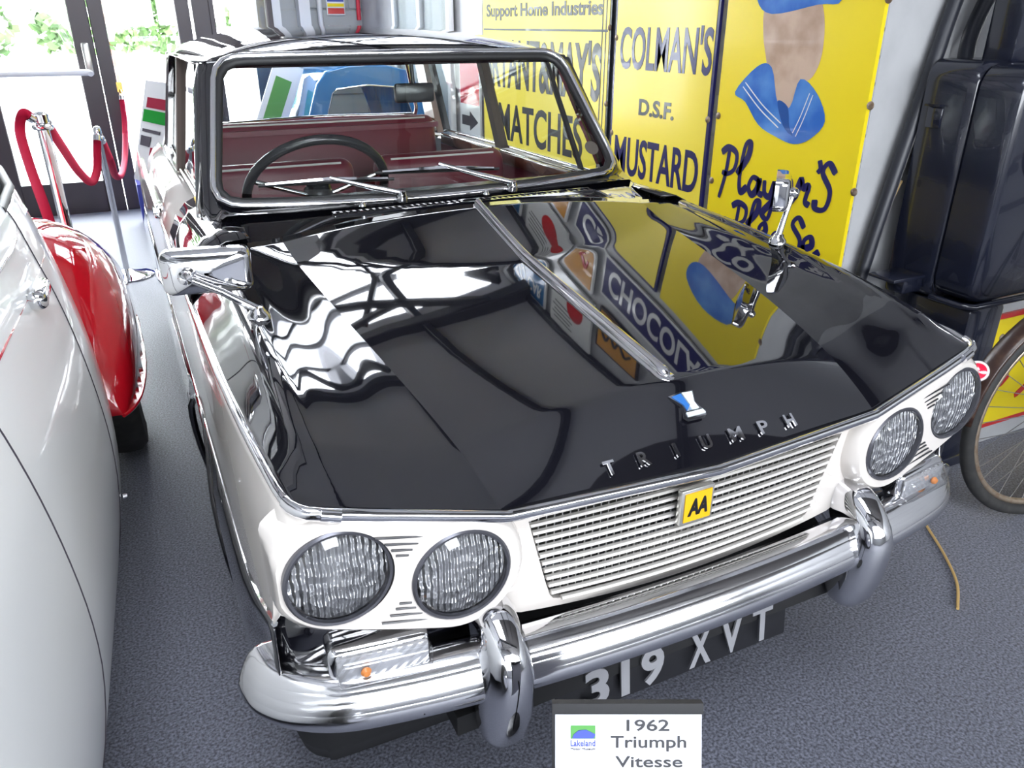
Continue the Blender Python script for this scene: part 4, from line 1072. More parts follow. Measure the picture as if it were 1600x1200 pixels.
# signs higher on the wall (mirrored in the bonnet)
sch = wall_sign('enamel_sign', 'long navy sign with white CHOCOLATE lettering above the yellow signs', 2.12, 1.06, 1.80, 2.05, 'navy', 'enamel_white')
wtext(sch, 'lettering', 'CHOCOLATE', 2.06, 1.85, .94, .15, 'enamel_white', bold=.02)
s5 = wall_sign('enamel_sign', 'blue direction sign reading TO CAR PARK high on the right wall', 3.06, 2.66, 2.08, 2.56, 'enamel_blue', 'enamel_white')
wtext(s5, 'lettering', 'TO CAR', 3.02, 2.42, .32, .09, 'enamel_white', bold=.02); wtext(s5, 'lettering', 'PARK', 2.98, 2.14, .24, .09, 'enamel_white', bold=.02)
extrude_poly('arrow', [(-.14, 0), (-.07, .045), (-.07, .015), (.14, .015), (.14, -.015), (-.07, -.015), (-.07, -.045)], (1.285, 2.86, 2.32), U_, V_, .002, 'enamel_white', s5)
s6 = wall_sign('enamel_sign', 'orange yellow sign with brown script beside the blue direction sign', 2.60, 2.20, 1.80, 2.12, 'enamel_orange', 'enamel_white')
strokes('lettering', [[(0, .4), (.2, .9), (.3, .2), (.5, .7), (.7, .2), (.9, .8), (1.0, .4)]], (1.285, 2.52, 1.90), U_, V_, .26, .12, .010, 'enamel_red', s6)
s7 = wall_sign('enamel_sign', 'white printed notice with a red roundel high on the right wall', 2.58, 2.16, 2.16, 2.56, 'enamel_white')
lathe('roundel', [(0, .003), (.085, .002), (.087, 0)], 'enamel_red', s7, 28, (1.286, 2.33, 2.32), -X)
for k in range(5): box('print_line', (1.2855, 2.44+.02*(k % 2), 2.50-.03*k), (.0015, .20, .008), 'text_black', s7)
s8 = wall_sign('enamel_sign', 'small orange sign with dark lettering under the roof', 2.10, 1.72, 2.12, 2.40, 'enamel_orange', 'frame_brown')
strokes('lettering', [[(0, .4), (.15, .9), (.3, .2), (.45, .8), (.6, .2), (.8, .8), (1.0, .3)]], (1.285, 2.05, 2.22), U_, V_, .27, .09, .009, 'frame_brown', s8)
s9 = wall_sign('enamel_sign', 'dark navy sign with pale lettering left of the direction sign', 3.70, 3.12, 1.95, 2.45, 'navy', 'enamel_white')
wtext(s9, 'lettering', "omans", 3.62, 2.13, .44, .15, 'enamel_white', bold=.03)
# notice behind the side window, glazed cabinet
s10 = wall_sign('notice', 'red topped notice on the wall seen through the car side window', 4.20, 3.88, .70, 1.16, 'enamel_white', None, None, 'notice')
extrude_poly('panel_top', rrect(.30, .26, .004), (1.2855, 4.04, 1.02), U_, V_, .002, 'enamel_red', s10)
extrude_poly('arrow', [(-.13, .02), (.0, .02), (.0, .05), (.13, -.01), (.0, -.07), (.0, -.04), (-.13, -.04)], (1.285, 4.04, .80), U_, V_, .002, 'enamel_black', s10)
cab = thing('glazed_cabinet', 'tall white framed glass cabinet against the right wall beyond the red notice', 'cabinet', (1.24, 4.9, 0))
box('back_panel', (1.292, 4.85, .9), (.010, 1.1, 1.8), 'far_wall', cab)
for y in (4.30, 4.85, 5.40): box('upright', (1.268, y, .9), (.035, .05, 1.8), 'pvc', cab, bev=.004)
for z in (.05, .62, 1.2, 1.78): box('shelf', (1.268, 4.85, z), (.035, 1.1, .025), 'pvc', cab)
for y in (4.575, 5.125): box('pane', (1.258, y, .9), (.006, .48, 1.66), 'glass', cab)

# ================================================================== FAR WALL
YB = 6.425
def on_back(nm, label, cat, x0, x1, z0, z1, m, t=.012):
    s = thing(nm, label, cat, ((x0+x1)/2, YB, (z0+z1)/2)); box('panel', ((x0+x1)/2, YB-t/2, (z0+z1)/2), (x1-x0, t, z1-z0), m, s, bev=.002, seg=1); return s
n1 = on_back('safety_notice', 'small blue and red safety notice on the grey block wall', 'notice', 1.008, 1.165, 1.422, 1.62, 'enamel_white')
box('blue_field', (1.087, YB-.0125, 1.555), (.14, .002, .06), 'logo_blue', n1); box('yellow_field', (1.087, YB-.0125, 1.50), (.14, .002, .025), 'enamel_yellow', n1); box('red_field', (1.087, YB-.0125, 1.455), (.14, .002, .045), 'enamel_red', n1)
tag(tube('pipe', [(1.272, YB-.04, 1.385), (1.276, YB-.04, 3.4)], .018, 'pipe_red', None, n=12), 'vertical red pipe on the grey block wall', 'pipe')
tag(tube('conduit', [(.945, YB-.03, .8), (.945, YB-.03, 3.4)], .022, 'pvc', None, n=10), 'white vertical conduit left of the safety notice', 'pipe')
dr = struct(empty('trim_8', (.60, YB, 0))); 
for x in (.56, .80): box('door_lining', (x, YB-.06, 1.4), (.09, .12, 2.8), 'pvc', dr)
struct(box('trim_9', (.42, YB-.05, 1.6), (.12, .15, 3.2), 'door_frame'))
n2 = on_back('framed_notice', 'dark framed printed notice at the right end of the far wall', 'notice', 1.765, 2.04, 1.30, 1.72, 'frame_brown', .03)
box('paper', (1.90, YB-.032, 1.51), (.20, .004, .36), 'paper', n2)
for k in range(6): box('print_line', (1.90, YB-.0345, 1.62-.035*k), (.15-.02*(k % 3), .001, .007), 'text_black', n2)
for x in (1.84, 1.96): box('print_mark', (x, YB-.0345, 1.375), (.03, .001, .02), 'enamel_red', n2)
n3 = on_back('notice_board', 'pale grey notice board next to the yellow wall sign', 'notice', 2.13, 2.60, 1.0, 1.9, 'pvc', .03)
box('paper', (2.36, YB-.032, 1.5), (.34, .004, .60), 'card', n3)
for k in range(8): box('print_line', (2.36, YB-.0345, 1.70-.05*k), (.28-.03*(k % 3), .001, .007), 'text_black', n3)

# ================================================================== IRON PUMP, HOSES, SIGN, CABLE
pump = thing('petrol_pump', 'tall dark navy cast iron pump standing in the recess beyond the front wing', 'pump', (1.70, .72, 0))
def shell(nm, y0, y1, x0, x1, z0, z1, r, m, par):
    pts = rrect(x1-x0, z1-z0, r, 6, (x0+x1)/2, (z0+z1)/2)
    rows = []
    for y, g in ((y1, 0), (y0+.03, 0), (y0+.012, -.004), (y0+.003, -.014), (y0, -.028)):
        c = ((x0+x1)/2, (z0+z1)/2); fx_ = 1+2*g/(x1-x0); fz = 1+2*g/(z1-z0)
        rows.append([Vector((c[0]+(a-c[0])*fx_, y, c[1]+(b-c[1])*fz)) for a, b in pts])
    n = len(pts); rows = [r_+[r_[0]] for r_ in rows]; V, F = grid_data(rows)
    k0 = len(V); V.append(Vector((c[0], y0, c[1]))); F += [(k0, (len(rows)-1)*(n+1)+j, (len(rows)-1)*(n+1)+j+1) for j in range(n)]
    k1 = len(V); V.append(Vector((c[0], y1, c[1]))); F += [(k1, j+1, j) for j in range(n)]
    return mesh(nm, V, F, m, par, ang=40)
shell('case_back', .735, .90, 1.445, 1.90, .555, 1.262, .06, 'navy_iron', pump)
shell('case_seam', .728, .74, 1.457, 1.93, .56, 1.250, .055, 'ink', pump)
shell('case_door', .60, .730, 1.448, 1.935, .575, 1.255, .07, 'navy_iron', pump)
tube('case_bottom_lip', [(1.450, .735, .572), (1.450, .63, .572), (1.475, .602, .572), (1.93, .598, .572)], .010, 'navy_iron', pump, n=10)
box('pedestal', (1.555, .745, .28), (.17, .28, .56), 'navy_iron', pump, bev=.015)
box('pedestal_foot', (1.555, .745, .02), (.19, .32, .04), 'navy_iron', pump, bev=.01)
for x in (1.60, 1.72, 1.84): box('column', (x, .78, 1.75), (.08, .10, 1.0), 'navy_iron', pump, bev=.015)
lathe('gauge_rim', [(.075, 0), (.095, 0), (.098, .012), (.090, .020), (.078, .016)], 'rust', pump, 36, (1.625, .598, 1.03), -Y, capends=False)
lathe('gauge_face', [(0, .006), (.078, .006)], 'enamel_white', pump, 36, (1.625, .598, 1.03), -Y)
box('hinge_lug', (1.437, .85, 1.135), (.03, .05, .006), 'navy_iron', pump); box('hinge_pad', (1.444, .85, 1.10), (.01, .05, .06), 'navy_iron', pump, bev=.004)
box('nozzle_tray', (1.36, .80, .635), (.14, .10, .012), 'navy_iron', pump, bev=.004); box('tray_bracket', (1.40, .80, .605), (.09, .07, .05), 'navy_iron', pump, bev=.01)
tube('pump_hose', smooth_path([(1.64, .93, 1.75), (1.55, .94, 1.43), (1.485, .93, 1.20), (1.425, .93, .93), (1.37, .93, .67), (1.345, .93, .50), (1.37, .92, .30), (1.45, .85, .20)], 5), .022, 'hose', pump, n=12)
tube('pump_hose', smooth_path([(1.80, .95, 1.70), (1.72, .95, 1.47), (1.65, .94, 1.33), (1.60, .90, 1.23), (1.58, .86, 1.18)], 5), .024, 'hose', pump, n=12)
tube('copper_lead', smooth_path([(1.39, .94, .60), (1.40, .94, .70), (1.43, .94, .80), (1.46, .93, .90)], 5), .005, 'cable', pump, n=6)
U2 = Vector((0, -1, 0))
so = thing('enamel_sign', 'yellow sign with red border and red script on the low partition behind the bicycle', 'sign', (2.3, .655, .28), 'enamel signs on the right wall')
extrude_poly('border', rrect(1.20, .43, .004), (2.265, .650, .283), X, Z, .009, 'enamel_red', so); extrude_poly('panel', rrect(1.165, .395, .004), (2.265, .648, .283), X, Z, .003, 'enamel_yellow', so)
strokes('lettering', [[(.05, .52), (.10, .10), (.22, .16)]], (1.690, .6475, .21), X, Z, .26, .24, .010, 'enamel_red', so)
strokes('lettering', [[(.26, .20), (.50, .80), (.52, 1.0), (.44, .92), (.34, .40), (.38, .10), (.54, .22)]], (1.690, .6475, .21), X, Z, .26, .24, .010, 'enamel_red', so)
strokes('lettering', [[(.0, .3), (.2, .55), (.35, .2), (.5, .5), (.7, .2), (.85, .5), (1.0, .3)]], (1.90, .6475, .12), X, Z, .40, .16, .010, 'enamel_red', so)
lathe('fixing_screw', [(0, .006), (.007, .005), (.012, .002), (.013, -.001)], 'rust', so, 16, (1.735, .648, .415), -Y)
tag(tube('floor_cable', smooth_path([(.93, .10, .006), (1.02, .17, .006), (1.10, .27, .006), (1.20, .42, .006), (1.30, .52, .006), (1.42, .60, .006)], 6), .004, 'cable', None, n=6), 'thin orange cable lying on the carpet beside the bicycle wheel', 'cable')

# ================================================================== BICYCLE
def bicycle(root, c_r, dirv, R=.345, frame_m='brown_enamel', guard=True, simple=False, tm='tyre'):
    d = Vector(dirv).normalized(); n = d.cross(Z).normalized()
    c_f = c_r+d*1.06
    def P(a, z, o=0): return c_r+d*a+Z*(z-R)+n*o
    for c in (c_r, c_f):
        w_ = empty('wheel', c); w_.parent = root; w_.matrix_parent_inverse = root.matrix_basis.inverted()
        N = 64
        def ring(r, rad, nm, m, nn=10): return tube(nm, [c+(d*math.cos(a)+Z*math.sin(a))*r for a in [2*PI*k/N for k in range(N)]], rad, m, w_, n=nn, closed=True)
        ring(R-.018, .019, 'tyre', tm); ring(R-.042, .010, 'rim', 'rim_steel', 8)
        parts = []
        for k in range(36):
            a = 2*PI*k/36; s_ = 1 if k % 2 else -1; a2 = a+(.9 if (k//2) % 2 else -.9)
            p1 = c+(d*math.cos(a2)+Z*math.sin(a2))*.022+n*s_*.030; p2 = c+(d*math.cos(a)+Z*math.sin(a))*(R-.045)
            if simple: parts.append(tube_data([p1, p2], .0012, 4))
            else:
                V, F = tube_data([p1, p2], .0013, 5); mesh('spoke', V, F, 'spoke', w_)
        if simple: V, F = join_data(parts); mesh('spokes', V, F, 'spoke', w_)
        lathe('hub', [(.012, -.045), (.03, -.035), (.03, -.03), (.016, -.025), (.016, .025), (.03, .03), (.03, .035), (.012, .045)], 'spoke', w_, 18, c, n)
        if guard:
            rows = []
            lo_, hi_ = (15, 178) if c is c_r else (5, 130)
            for k in range(31):
                a = math.radians(lo_+(hi_-lo_)*k/30); rr = R+.022
                base = c+(d*math.cos(a)+Z*math.sin(a))*rr; out = (d*math.cos(a)+Z*math.sin(a))
                rows.append([base+n*.030*math.sin(t)+out*(.014*math.cos(t)-.010) for t in [(-80+160*j/8)*PI/180 for j in range(9)]])
            V, F = grid_data(rows); g = mesh('mudguard', V, F, frame_m, w_, ang=60); solidify(g, .0015)
    bb = P(.43, .28); st_ = P(.26, .80); hd = P(.86, .78); hl_ = P(.89, .66)
    F_ = [('seat_tube', bb, st_, .014), ('top_tube', st_-Z*.03, hd, .013), ('down_tube', bb, hl_, .015), ('head_tube', hl_, hd+Z*.05, .018)]
    for nm, a, b, r in F_: tube(nm, [a, b], r, frame_m, root, n=12)
    for s_ in (-1, 1):
        tube('chain_stay', [bb+n*s_*.025, c_r+n*s_*.055], .009, frame_m, root, n=8)
        tube('seat_stay', [st_-Z*.05+n*s_*.02, c_r+n*s_*.055], .008, frame_m, root, n=8)
        tube('fork_blade', smooth_path([hl_+n*s_*.035, c_f-d*.05+Z*.12+n*s_*.045, c_f+n*s_*.05], 4), .010, frame_m, root, n=8)
    tube('seat_post', [st_, st_-(bb-st_).normalized()*.10], .012, 'spoke', root, n=10)
    sp = st_-(bb-st_).normalized()*.11
    rows = []
    for k in range(9):
        t = k/8; w2 = .075*(1-t)**.8+.018; rows.append([sp+d*(-.12+.26*t)+n*w2*math.sin(q)+Z*(.035*math.cos(q)*(1-.3*t)) for q in [(-90+180*j/8)*PI/180 for j in range(9)]])
    V, F = grid_data(rows); sd = mesh('saddle', V, F, 'black_plastic', root, ang=60); solidify(sd, .01)
    hb = hd+Z*.11+d*.02
    tube('handlebar', smooth_path([hb-d*.20+n*.27-Z*.02, hb-d*.05+n*.25, hb+d*.02+n*.10, hb, hb+d*.02-n*.10, hb-d*.05-n*.25, hb-d*.20-n*.27-Z*.02], 5), .011, 'spoke', root, n=10)
    tube('handlebar_stem', [hd, hb], .012, 'spoke', root, n=10)
    cr = lathe('chainring', [(.06, -.002), (.095, -.002), (.095, .002), (.06, .002)], 'spoke', root, 32, bb+n*.045, n, capends=False)
    for s_ in (-1, 1):
        e = bb+n*s_*.06; q = e+(d*.6-Z*.8)*.17*s_
        tube('crank', [e, q], .009, 'spoke', root, n=8); box('pedal', q+n*s_*.05, (.09, .09, .02), 'black_plastic', root, bev=.004)
bk = thing('bicycle', 'old dark bicycle with a red rear reflector leaning in the recess by the pump', 'bicycle', (1.53, .30, 0))
BD = Vector((.985, -.175, 0))
bicycle(bk, Vector((1.53, .30, .347)), BD)
rc = Vector((1.53, .30, .347))+(BD*math.cos(math.radians(150))+Z*math.sin(math.radians(150)))*.385
rp = Vector((1.53, .30, .347))+(BD*math.cos(math.radians(155))+Z*math.sin(math.radians(155)))*.392
ro = (BD*math.cos(math.radians(155))+Z*math.sin(math.radians(155))).normalized()
rfo = (ro+Vector((-.1, -.9, .1))).normalized()
lathe('reflector_cup', [(.0, -.004), (.027, -.004), (.029, .004), (.027, .010), (.018, .010), (0, .010)], 'enamel_white', bk, 28, rp, rfo, capends=False)
lathe('reflector', [(0, .022), (.012, .0205), (.021, .016), (.022, .010)], 'reflector_red', bk, 28, rp, rfo)

# ================================================================== WHITE AND RED VINTAGE CAR ON THE LEFT
vc = thing('vintage_car', 'white vintage car with a red rear wing standing close on the left', 'car', (-1.75, .9, 0))
SEC = [(-.965, .20), (-.935, .26), (-.918, .36), (-.912, .48), (-.918, .60), (-.932, .72), (-.952, .83), (-.975, .92), (-.992, .985), (-1.002, 1.01)]
TOP = [(-1.002, 1.01), (-1.03, 1.10), (-1.065, 1.20), (-1.11, 1.30), (-1.17, 1.39), (-1.28, 1.47), (-1.45, 1.52), (-1.75, 1.545)]
def voff(y):
    if y < 1.15: return .042*((1.15-y)/.8)**1.35
    return .34*((y-1.15)/1.4)**1.6
def vmap(x, z, y):
    xx = x-voff(y)*(1 if x > -1.5 else .0)
    if y > 1.6: z = .20+(z-.20)*(1-.62*max(0, (y-1.7)/1.5)**1.6)
    return Vector((xx, y, z))
VYS = [-1.6, -1.0, -.5, 0, .4, .8, 1.0, 1.15, 1.3, 1.45, 1.6, 1.8, 2.0, 2.2, 2.4, 2.6, 2.8, 3.0, 3.15]
sec_s = smooth_path([Vector((a, b, 0)) for a, b in SEC], 3)
for s in (1, -1):
    mx = (lambda v: v) if s > 0 else (lambda v: Vector((-3.5-v.x, v.y, v.z)))
    V, F = grid_data([[mx(vmap(p.x, p.y, y)) for p in sec_s] for y in VYS]); o = mesh('body_side', V, F, 'white_car', vc, ang=60); solidify(o, .004)
    # roof side and screen rail with the window opening between y -.9 and 1.75
    V, F = grid_data([[mx(vmap(a, b, y)) for a, b in TOP[3:]] for y in VYS]); o = mesh('roof', V, F, 'white_car', vc, ang=60); solidify(o, .004)
    V, F = grid_data([[mx(vmap(a, b, y)) for a, b in TOP[:4]] for y in VYS if y >= 1.8]); o = mesh('rear_quarter', V, F, 'white_car', vc, ang=60); solidify(o, .004)
    V, F = grid_data([[mx(vmap(a+.0, b, y)+Vector((-.012*s, 0, 0))) for a, b in TOP[:4]] for y in VYS if -1 <= y <= 1.8]); mesh('side_window', V, F, 'glass', vc, ang=60)
    for y in (.86, 1.0, 1.80): 
        tube('window_post', [mx(vmap(a, b, y)+Vector((.002, 0, 0))) for a, b in TOP[:4]], .016 if y != 1.0 else .011, 'white_car' if y != .86 else 'rubber', vc, n=8)
    tube('window_rubber', [mx(vmap(*TOP[0], y)+Vector((.0, 0, .008))) for y in (-1, 0, .5, .86)], .010, 'rubber', vc, n=8)
    tube('window_rubber', [mx(vmap(*TOP[0], y)+Vector((.0, 0, .008))) for y in (1.02, 1.3, 1.6, 1.79)], .010, 'rubber', vc, n=8)
    tube('waist_moulding', [mx(vmap(-.985, .965, y)+Vector((.001, 0, 0))) for y in (-1, 0, .5, .9, 1.3, 1.7, 2.0, 2.3, 2.6)], .006, 'chrome', vc, n=8)
    tube('waist_line', [mx(vmap(-.966, .89, y)+Vector((.0, 0, 0))) for y in (-1, 0, .5, .9, 1.15, 1.35, 1.5, 1.62)], .004, 'red_car', vc, n=6)
    # door gap
    gap = [vmap(q.x, q.y, 1.02+.10*(q.y-.6)-(.16*max(0, (.42-q.y)/.2)**2)) for q in sec_s[3:]]
    tube('door_gap', [mx(p+Vector((.0006, 0, 0))) for p in gap], .0050, 'poster_grey', vc, n=6)
    gap = [vmap(q.x, q.y, .36-(.12*max(0, (.42-q.y)/.2)**2)) for q in sec_s[3:]]
    tube('door_gap', [mx(p+Vector((.0006, 0, 0))) for p in gap], .0050, 'poster_grey', vc, n=6)
V, F = grid_data([[vmap(p.x, p.y, 3.15) for p in sec_s]+[vmap(a, b, 3.15) for a, b in TOP], [Vector((-1.75, 3.2, vmap(p.x, p.y, 3.15).z)) for p in sec_s]+[Vector((-1.75, 3.2, vmap(a, b, 3.15).z)) for a, b in TOP], [Vector((-3.5-vmap(p.x, p.y, 3.15).x, 3.15, vmap(p.x, p.y, 3.15).z)) for p in sec_s]+[Vector((-3.5-vmap(a, b, 3.15).x, 3.15, vmap(a, b, 3.15).z)) for a, b in TOP]])
o = mesh('tail_panel', V, F, 'white_car', vc)
box('chassis', (-1.75, .8, .26), (1.36, 4.2, .12), 'dark', vc)
box('cabin_floor', (-1.75, .4, .62), (1.30, 2.4, .5), 'frame_brown', vc, bev=.05)
# door handle
dh = Vector((-1.000, .83, .886))
h_ = lathe('door_handle', [(.0, .028), (.010, .026), (.014, .018), (.016, .0), (.020, -.004)], 'chrome', vc, 20, dh, X)
box('handle_grip', dh+Vector((.040, .040, .0)), (.034, .125, .036), 'chrome', h_, bev=.014, seg=3)
lathe('handle_rose', [(.026, .006), (.028, .0), (.026, -.006)], 'rubber', h_, 24, dh, X)
lathe('door_button', [(0, .012), (.006, .010), (.008, 0)], 'chrome', vc, 14, (-.928, 1.185, .235), X)
# rear wings, wheels, bumper
FT = [(1.47, .34), (1.485, .42), (1.52, .52), (1.58, .63), (1.67, .725), (1.78, .79), (1.98, .812), (2.18, .79), (2.38, .72), (2.56, .60), (2.70, .46), (2.76, .36)]
FO = [(1.47, -.900), (1.485, -.888), (1.52, -.870), (1.58, -.852), (1.67, -.838), (1.78, -.828), (1.98, -.822), (2.18, -.826), (2.38, -.830), (2.56, -.86), (2.70, -.90), (2.76, -.94)]
for s in (1, -1):
    mx = (lambda v: v) if s > 0 else (lambda v: Vector((-3.5-v.x, v.y, v.z)))
    rows = []
    for y in [1.47, 1.476, 1.485, 1.50, 1.52, 1.55, 1.59, 1.65, 1.74, 1.86, 1.98, 2.10, 2.22, 2.34, 2.46, 2.58, 2.68, 2.74, 2.76]:
        zt_, xo = sinterp(FT, y), sinterp(FO, y); xi = -1.00-voff(y); r_ = []
        lo = .335
        for k in range(13):
            a = PI/2*k/12
            r_.append(mx(Vector((xi+(xo-xi)*math.sin(a)**.85, y, lo+(zt_-lo)*max(0, math.cos(a))**.62 if k < 12 else lo))))
        rows.append(r_)
    V, F = grid_data(rows); o = mesh('rear_wing', V, F, 'red_car', vc, ang=70); o['label'] = 'glossy red rear wing'; solidify(o, .005)
    tube('wing_bead', [r[-1] for r in rows], .006, 'red_car', vc, n=8)
    cx = -.925 if s > 0 else -3.5+.925
    for yy in (1.98, -.75):
        w_ = lathe('wheel', [(.12, -.06), (.24, -.065), (.31, -.06), (.33, -.04), (.335, 0), (.33, .04), (.31, .06), (.245, .065)], 'tyre', vc, 36, (cx, yy, .335), X)
        lathe('hub_cap', [(0, .085), (.07, .08), (.11, .06), (.16, .05), (.225, .058), (.245, .066)], 'chrome', w_, 32, (cx, yy, .335), X*s)

# ================================================================== ROPE BARRIER
def stanchion(label, x, y, h, r, base=True):
    st = thing('stanchion', label, 'rope post', (x, y, 0), 'rope barrier posts by the door')
    lathe('post', [(r, .02), (r, h-.05), (r*1.25, h-.045), (r*1.25, h-.01), (r*.9, h), (0, h+.004)], 'chrome', st, 24, (x, y, 0))
    lathe('base', [(0, .0), (.145, .0), (.148, .008), (.12, .020), (.05, .03), (r, .045)], 'chrome', st, 36, (x, y, 0))
    lathe('collar', [(r*1.5, h-.075), (r*1.7, h-.068), (r*1.7, h-.058), (r*1.5, h-.052)], 'chrome', st, 20, (x, y, 0))
    return st
stanchion('thick chrome rope post nearer the white car', -1.062, 3.40, 1.0, .026)
stanchion('slim chrome rope post with a round white base by the glass door', -.862, 4.2, .845, .016)
def rope(label, pts, n=5):
    P = smooth_path(pts, n*3); root = thing('barrier_rope', label, 'rope', P[0], 'red barrier ropes by the door')
    # twisted rope: small strands give the ribbed look
    vs, fs = [], []; R = []
    for i in range(len(P)): R.append(.019)
    fine = smooth_path(P, 4); rr = [.0165+.0045*(i % 2) for i in range(len(fine))]
    V, F = tube_data(fine, rr, 12); mesh('rope', V, F, 'rope', root, ang=80)
    for e, q in ((fine[0], fine[3]), (fine[-1], fine[-4])):
        tube('end_ferrule', [e, e+(q-e).normalized()*.03], .0215, 'chrome', root, n=12)
    return root
rope('red rope looping down from the thick chrome post behind the white car', [(-1.092, 3.375, .975), (-1.12, 3.34, 1.0), (-1.145, 3.30, .93), (-1.13, 3.18, .80), (-1.10, 3.02, .66), (-1.08, 2.9, .55)])
rope('red rope sagging between the two chrome posts', [(-1.045, 3.43, .95), (-1.01, 3.55, .82), (-.975, 3.75, .68), (-.935, 3.92, .60), (-.90, 4.06, .64), (-.88, 4.15, .74), (-.868, 4.18, .80)])
rope('red rope sagging from the slim post to a hook on the door frame', [(-.852, 4.22, .78), (-.83, 4.45, .62), (-.825, 4.9, .47), (-.79, 5.4, .40), (-.745, 5.8, .46), (-.70, 6.05, .66), (-.684, 6.13, .86)])
hk = thing('wall_hook', 'brass rope hook on the brown door frame', 'hook', (-.684, 6.17, .88)); 
tube('hook', [(-.684, 6.185, .90), (-.684, 6.14, .90), (-.684, 6.13, .875)], .009, 'brass', hk, n=8); box('hook_plate', (-.684, 6.186, .92), (.04, .006, .07), 'brass', hk)

# ================================================================== INFORMATION STAND BY THE DOOR
ist = thing('information_stand', 'sloping white information board on a blue box by the glass door', 'stand', (-.6, 5.5, 0))
a_, b_, c_, d_ = Vector((-.715, 5.55, .34)), Vector((-.61, 5.20, .34)), Vector((-.35, 5.0, 1.0)), Vector((-.52, 5.55, 1.0))
bn_ = (b_-a_).cross(d_-a_).normalized()
if bn_.y > 0: bn_ = -bn_
def board_quad(nm, u0, u1, v0, v1, m, lift, par=ist, t=.012):
    def P(u, v): return (a_.lerp(b_, u)).lerp(d_.lerp(c_, u), v)
    q = [P(u0, v0), P(u1, v0), P(u1, v1), P(u0, v1)]
    V = [p+bn_*lift for p in q]+[p+bn_*(lift-t) for p in q]
    return mesh(nm, V, [(0, 1, 2, 3), (7, 6, 5, 4), (0, 4, 5, 1), (1, 5, 6, 2), (2, 6, 7, 3), (3, 7, 4, 0)], m, par, smooth=False)
board_quad('board', 0, 1, 0, 1, 'board_white', 0)
board_quad('board_edge', .97, 1.03, -.02, 1.02, 'door_frame', .002)
board_quad('green_banner', .08, .92, .60, .72, 'poster_green', .003, t=.002)
board_quad('printed_picture', .15, .85, .74, .84, 'poster_red', .003, t=.002)
board_quad('printed_picture', .10, .50, .36, .46, 'poster_grey', .003, t=.002)
board_quad('printed_picture', .55, .90, .28, .36, 'poster_red', .003, t=.002)
board_quad('print_line', .12, .80, .50, .53, 'poster_grey', .003, t=.002)
box('blue_box', (-.57, 5.50, .17), (.28, .42, .34), 'box_blue', ist, bev=.005)

# ================================================================== SMALL BLUE CAR AND A STAND BEHIND THE SALOON
bc_ = thing('microcar', 'small blue car with rounded roof behind the saloon', 'car', (.80, 5.2, 0))
bxs = [(.355, .35), (.350, .60), (.375, .78), (.455, 1.00), (.52, 1.075), (.66, 1.105), (.80, 1.112)]
def bsec(y, k, zk): 
    L_ = [Vector((.80+(x-.80)*k, y, .3+(z-.3)*zk)) for x, z in bxs]; return L_+[Vector((1.60-p.x, p.y, p.z)) for p in reversed(L_[:-1])]
V, F = grid_data([bsec(4.62, .97, .99), bsec(4.66, .98, 1.0), bsec(5.2, .99, 1.02), bsec(5.7, .96, .97)])
o = mesh('body', V, F, 'blue_car', bc_, ang=60); solidify(o, .01)
# front face with the window opening
oo = [(p.x-.80, p.z) for p in bsec(4.62, .97, .99)]
hole = [(-.33, .70), (-.245, .94), (-.215, .965), (0, .985), (.215, .965), (.245, .94), (.33, .70)]
extrude_poly('front_face', oo, (.80, 4.62, 0), X, Z, .02, 'blue_car', bc_, holes=[hole])
V = [(.80+a, 4.628, b) for a, b in hole]; mesh('windscreen', V, [tuple(range(len(V)))], 'glass', bc_, smooth=False)
extrude_poly('rear_face', oo, (.80, 5.72, 0), X, Z, .02, 'blue_car', bc_, holes=[hole]); mesh('rear_window', [(.80+a, 5.728, b) for a, b in hole], [tuple(range(len(hole)))], 'glass', bc_, smooth=False)
box('cabin_floor', (.80, 5.2, .42), (.7, .9, .2), 'poster_grey', bc_)
tube('windscreen_seal', [(.80+a, 4.616, b) for a, b in hole], .007, 'chrome', bc_, n=8, closed=True)
for sx in (-1, 1):
    lathe('headlamp', [(0, .05), (.05, .045), (.065, .02), (.07, 0)], 'chrome', bc_, 24, (.80+sx*.27, 4.61, .52), -Y)
    for yy in (4.95, 5.75): lathe('wheel', [(.08, -.05), (.2, -.05), (.21, 0), (.2, .05), (.08, .05)], 'tyre', bc_, 24, (.80+sx*.36, yy, .21), X)
dp = thing('display_panel', 'narrow white leaning display panel with green print left of the small blue car', 'panel', (.22, 5.3, 0))
Rl = Matrix.Rotation(.42, 3, 'Y')
box('panel', (.20, 5.05, .70), (.20, .02, .90), 'card', dp, rot=Rl, bev=.004); box('green_print', (.21, 5.037, .74), (.11, .004, .60), 'logo_green', dp, rot=Rl)
tube('panel_leg', [(.10, 5.07, .30), (.10, 5.2, 0)], .015, 'satin', dp, n=8)

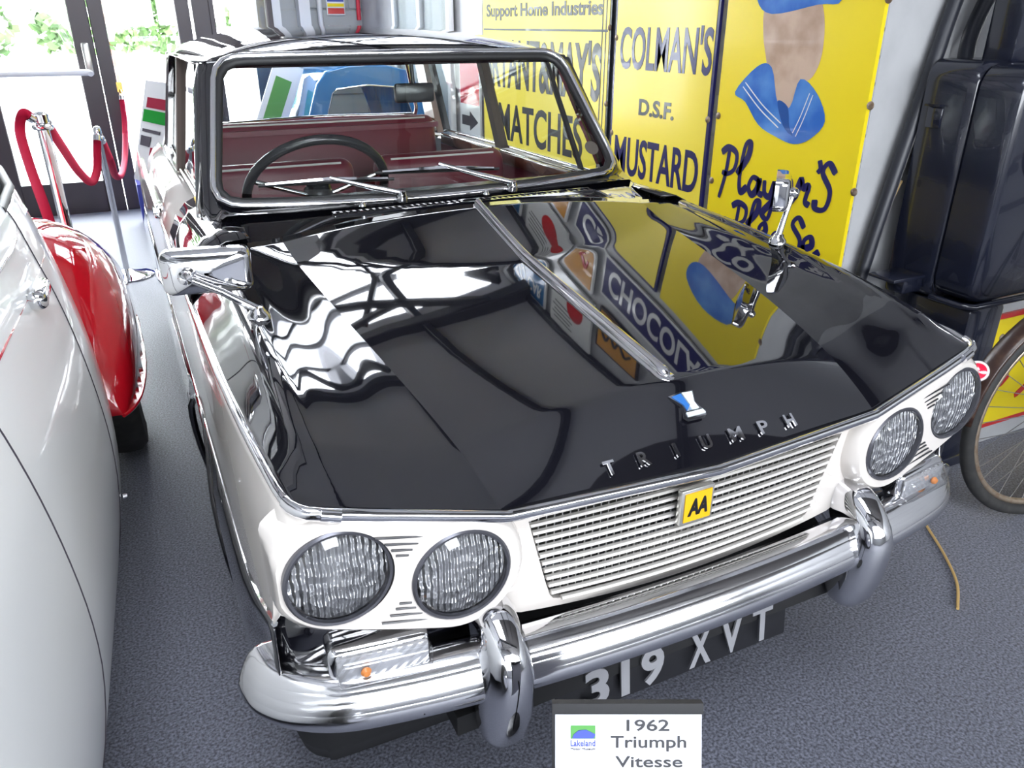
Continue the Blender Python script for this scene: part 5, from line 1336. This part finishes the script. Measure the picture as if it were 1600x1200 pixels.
# ================================================================== INFORMATION CARD IN FRONT
cs = thing('information_card', 'white printed card headed 1962 on a stand below the front bumper', 'sign', (-.27, -.22, 0))
cu = Vector((math.cos(_yaw), math.sin(_yaw), 0)); cv = (Z*math.cos(.42)+Vector((-cu.y, cu.x, 0))*math.sin(.42)).normalized(); cn = cu.cross(cv)
ct = Vector((-.3107, -.2106, .545))           # middle of the top edge
CW, CH = .190, .270
co = ct-cu*CW/2
extrude_poly('card', [(0, -CH), (CW, -CH), (CW, 0), (0, 0)], co, cu, cv, .004, 'card', cs)
extrude_poly('top_clip', [(-.004, -.004), (CW+.002, -.004), (CW+.002, .010), (-.004, .010)], co+cn*.002, cu, cv, .014, 'black_plastic', cs)
extrude_poly('side_edge', [(-.004, -CH), (0, -CH), (0, 0), (-.004, 0)], co+cn*.001, cu, cv, .010, 'black_plastic', cs)
def ctext(t, x, y, w_, h_, **k): text('lettering', t, co+cu*x+cv*y+cn*.0004, cu, cv, w_, h_, 'text_black', cs, depth=.0006, **k)
ctext('1962', .0925, -.0262, .0555, .0150, bold=.012)
ctext('Triumph', .0720, -.0530, .0980, .0205, bold=.012)
ctext('Vitesse', .0780, -.0735, .0870, .0145, bold=.012)
ctext('1600cc six cylinder engine', .0090, -.0945, .172, .0125)
lg = extrude_poly('logo', [(.020, -.036), (.052, -.036), (.052, -.019), (.020, -.019)], co+cn*.0012, cu, cv, .001, 'logo_green', cs)
extrude_poly('logo_car', [(.022, -.035), (.050, -.035), (.052, -.030), (.046, -.027), (.040, -.024), (.030, -.025), (.024, -.030)], co+cn*.0022, cu, cv, .001, 'logo_blue', cs)
text('logo_lettering', 'Lakeland', co+cu*.020+cv*-.046+cn*.0004, cu, cv, .032, .008, 'logo_blue', cs, bold=.01, depth=.0006)
text('logo_lettering', 'Motor Museum', co+cu*.020+cv*-.0510+cn*.0004, cu, cv, .032, .0030, 'text_black', cs, depth=.0006)
pbk = ct-cv*.13-cn*.012
tube('stand_post', [pbk, Vector((pbk.x-.0, pbk.y+.06, .012))], .010, 'black_plastic', cs, n=10)
lathe('stand_base', [(0, 0), (.10, 0), (.10, .008), (.02, .014), (0, .014)], 'black_plastic', cs, 28, (pbk.x, pbk.y+.06, 0))
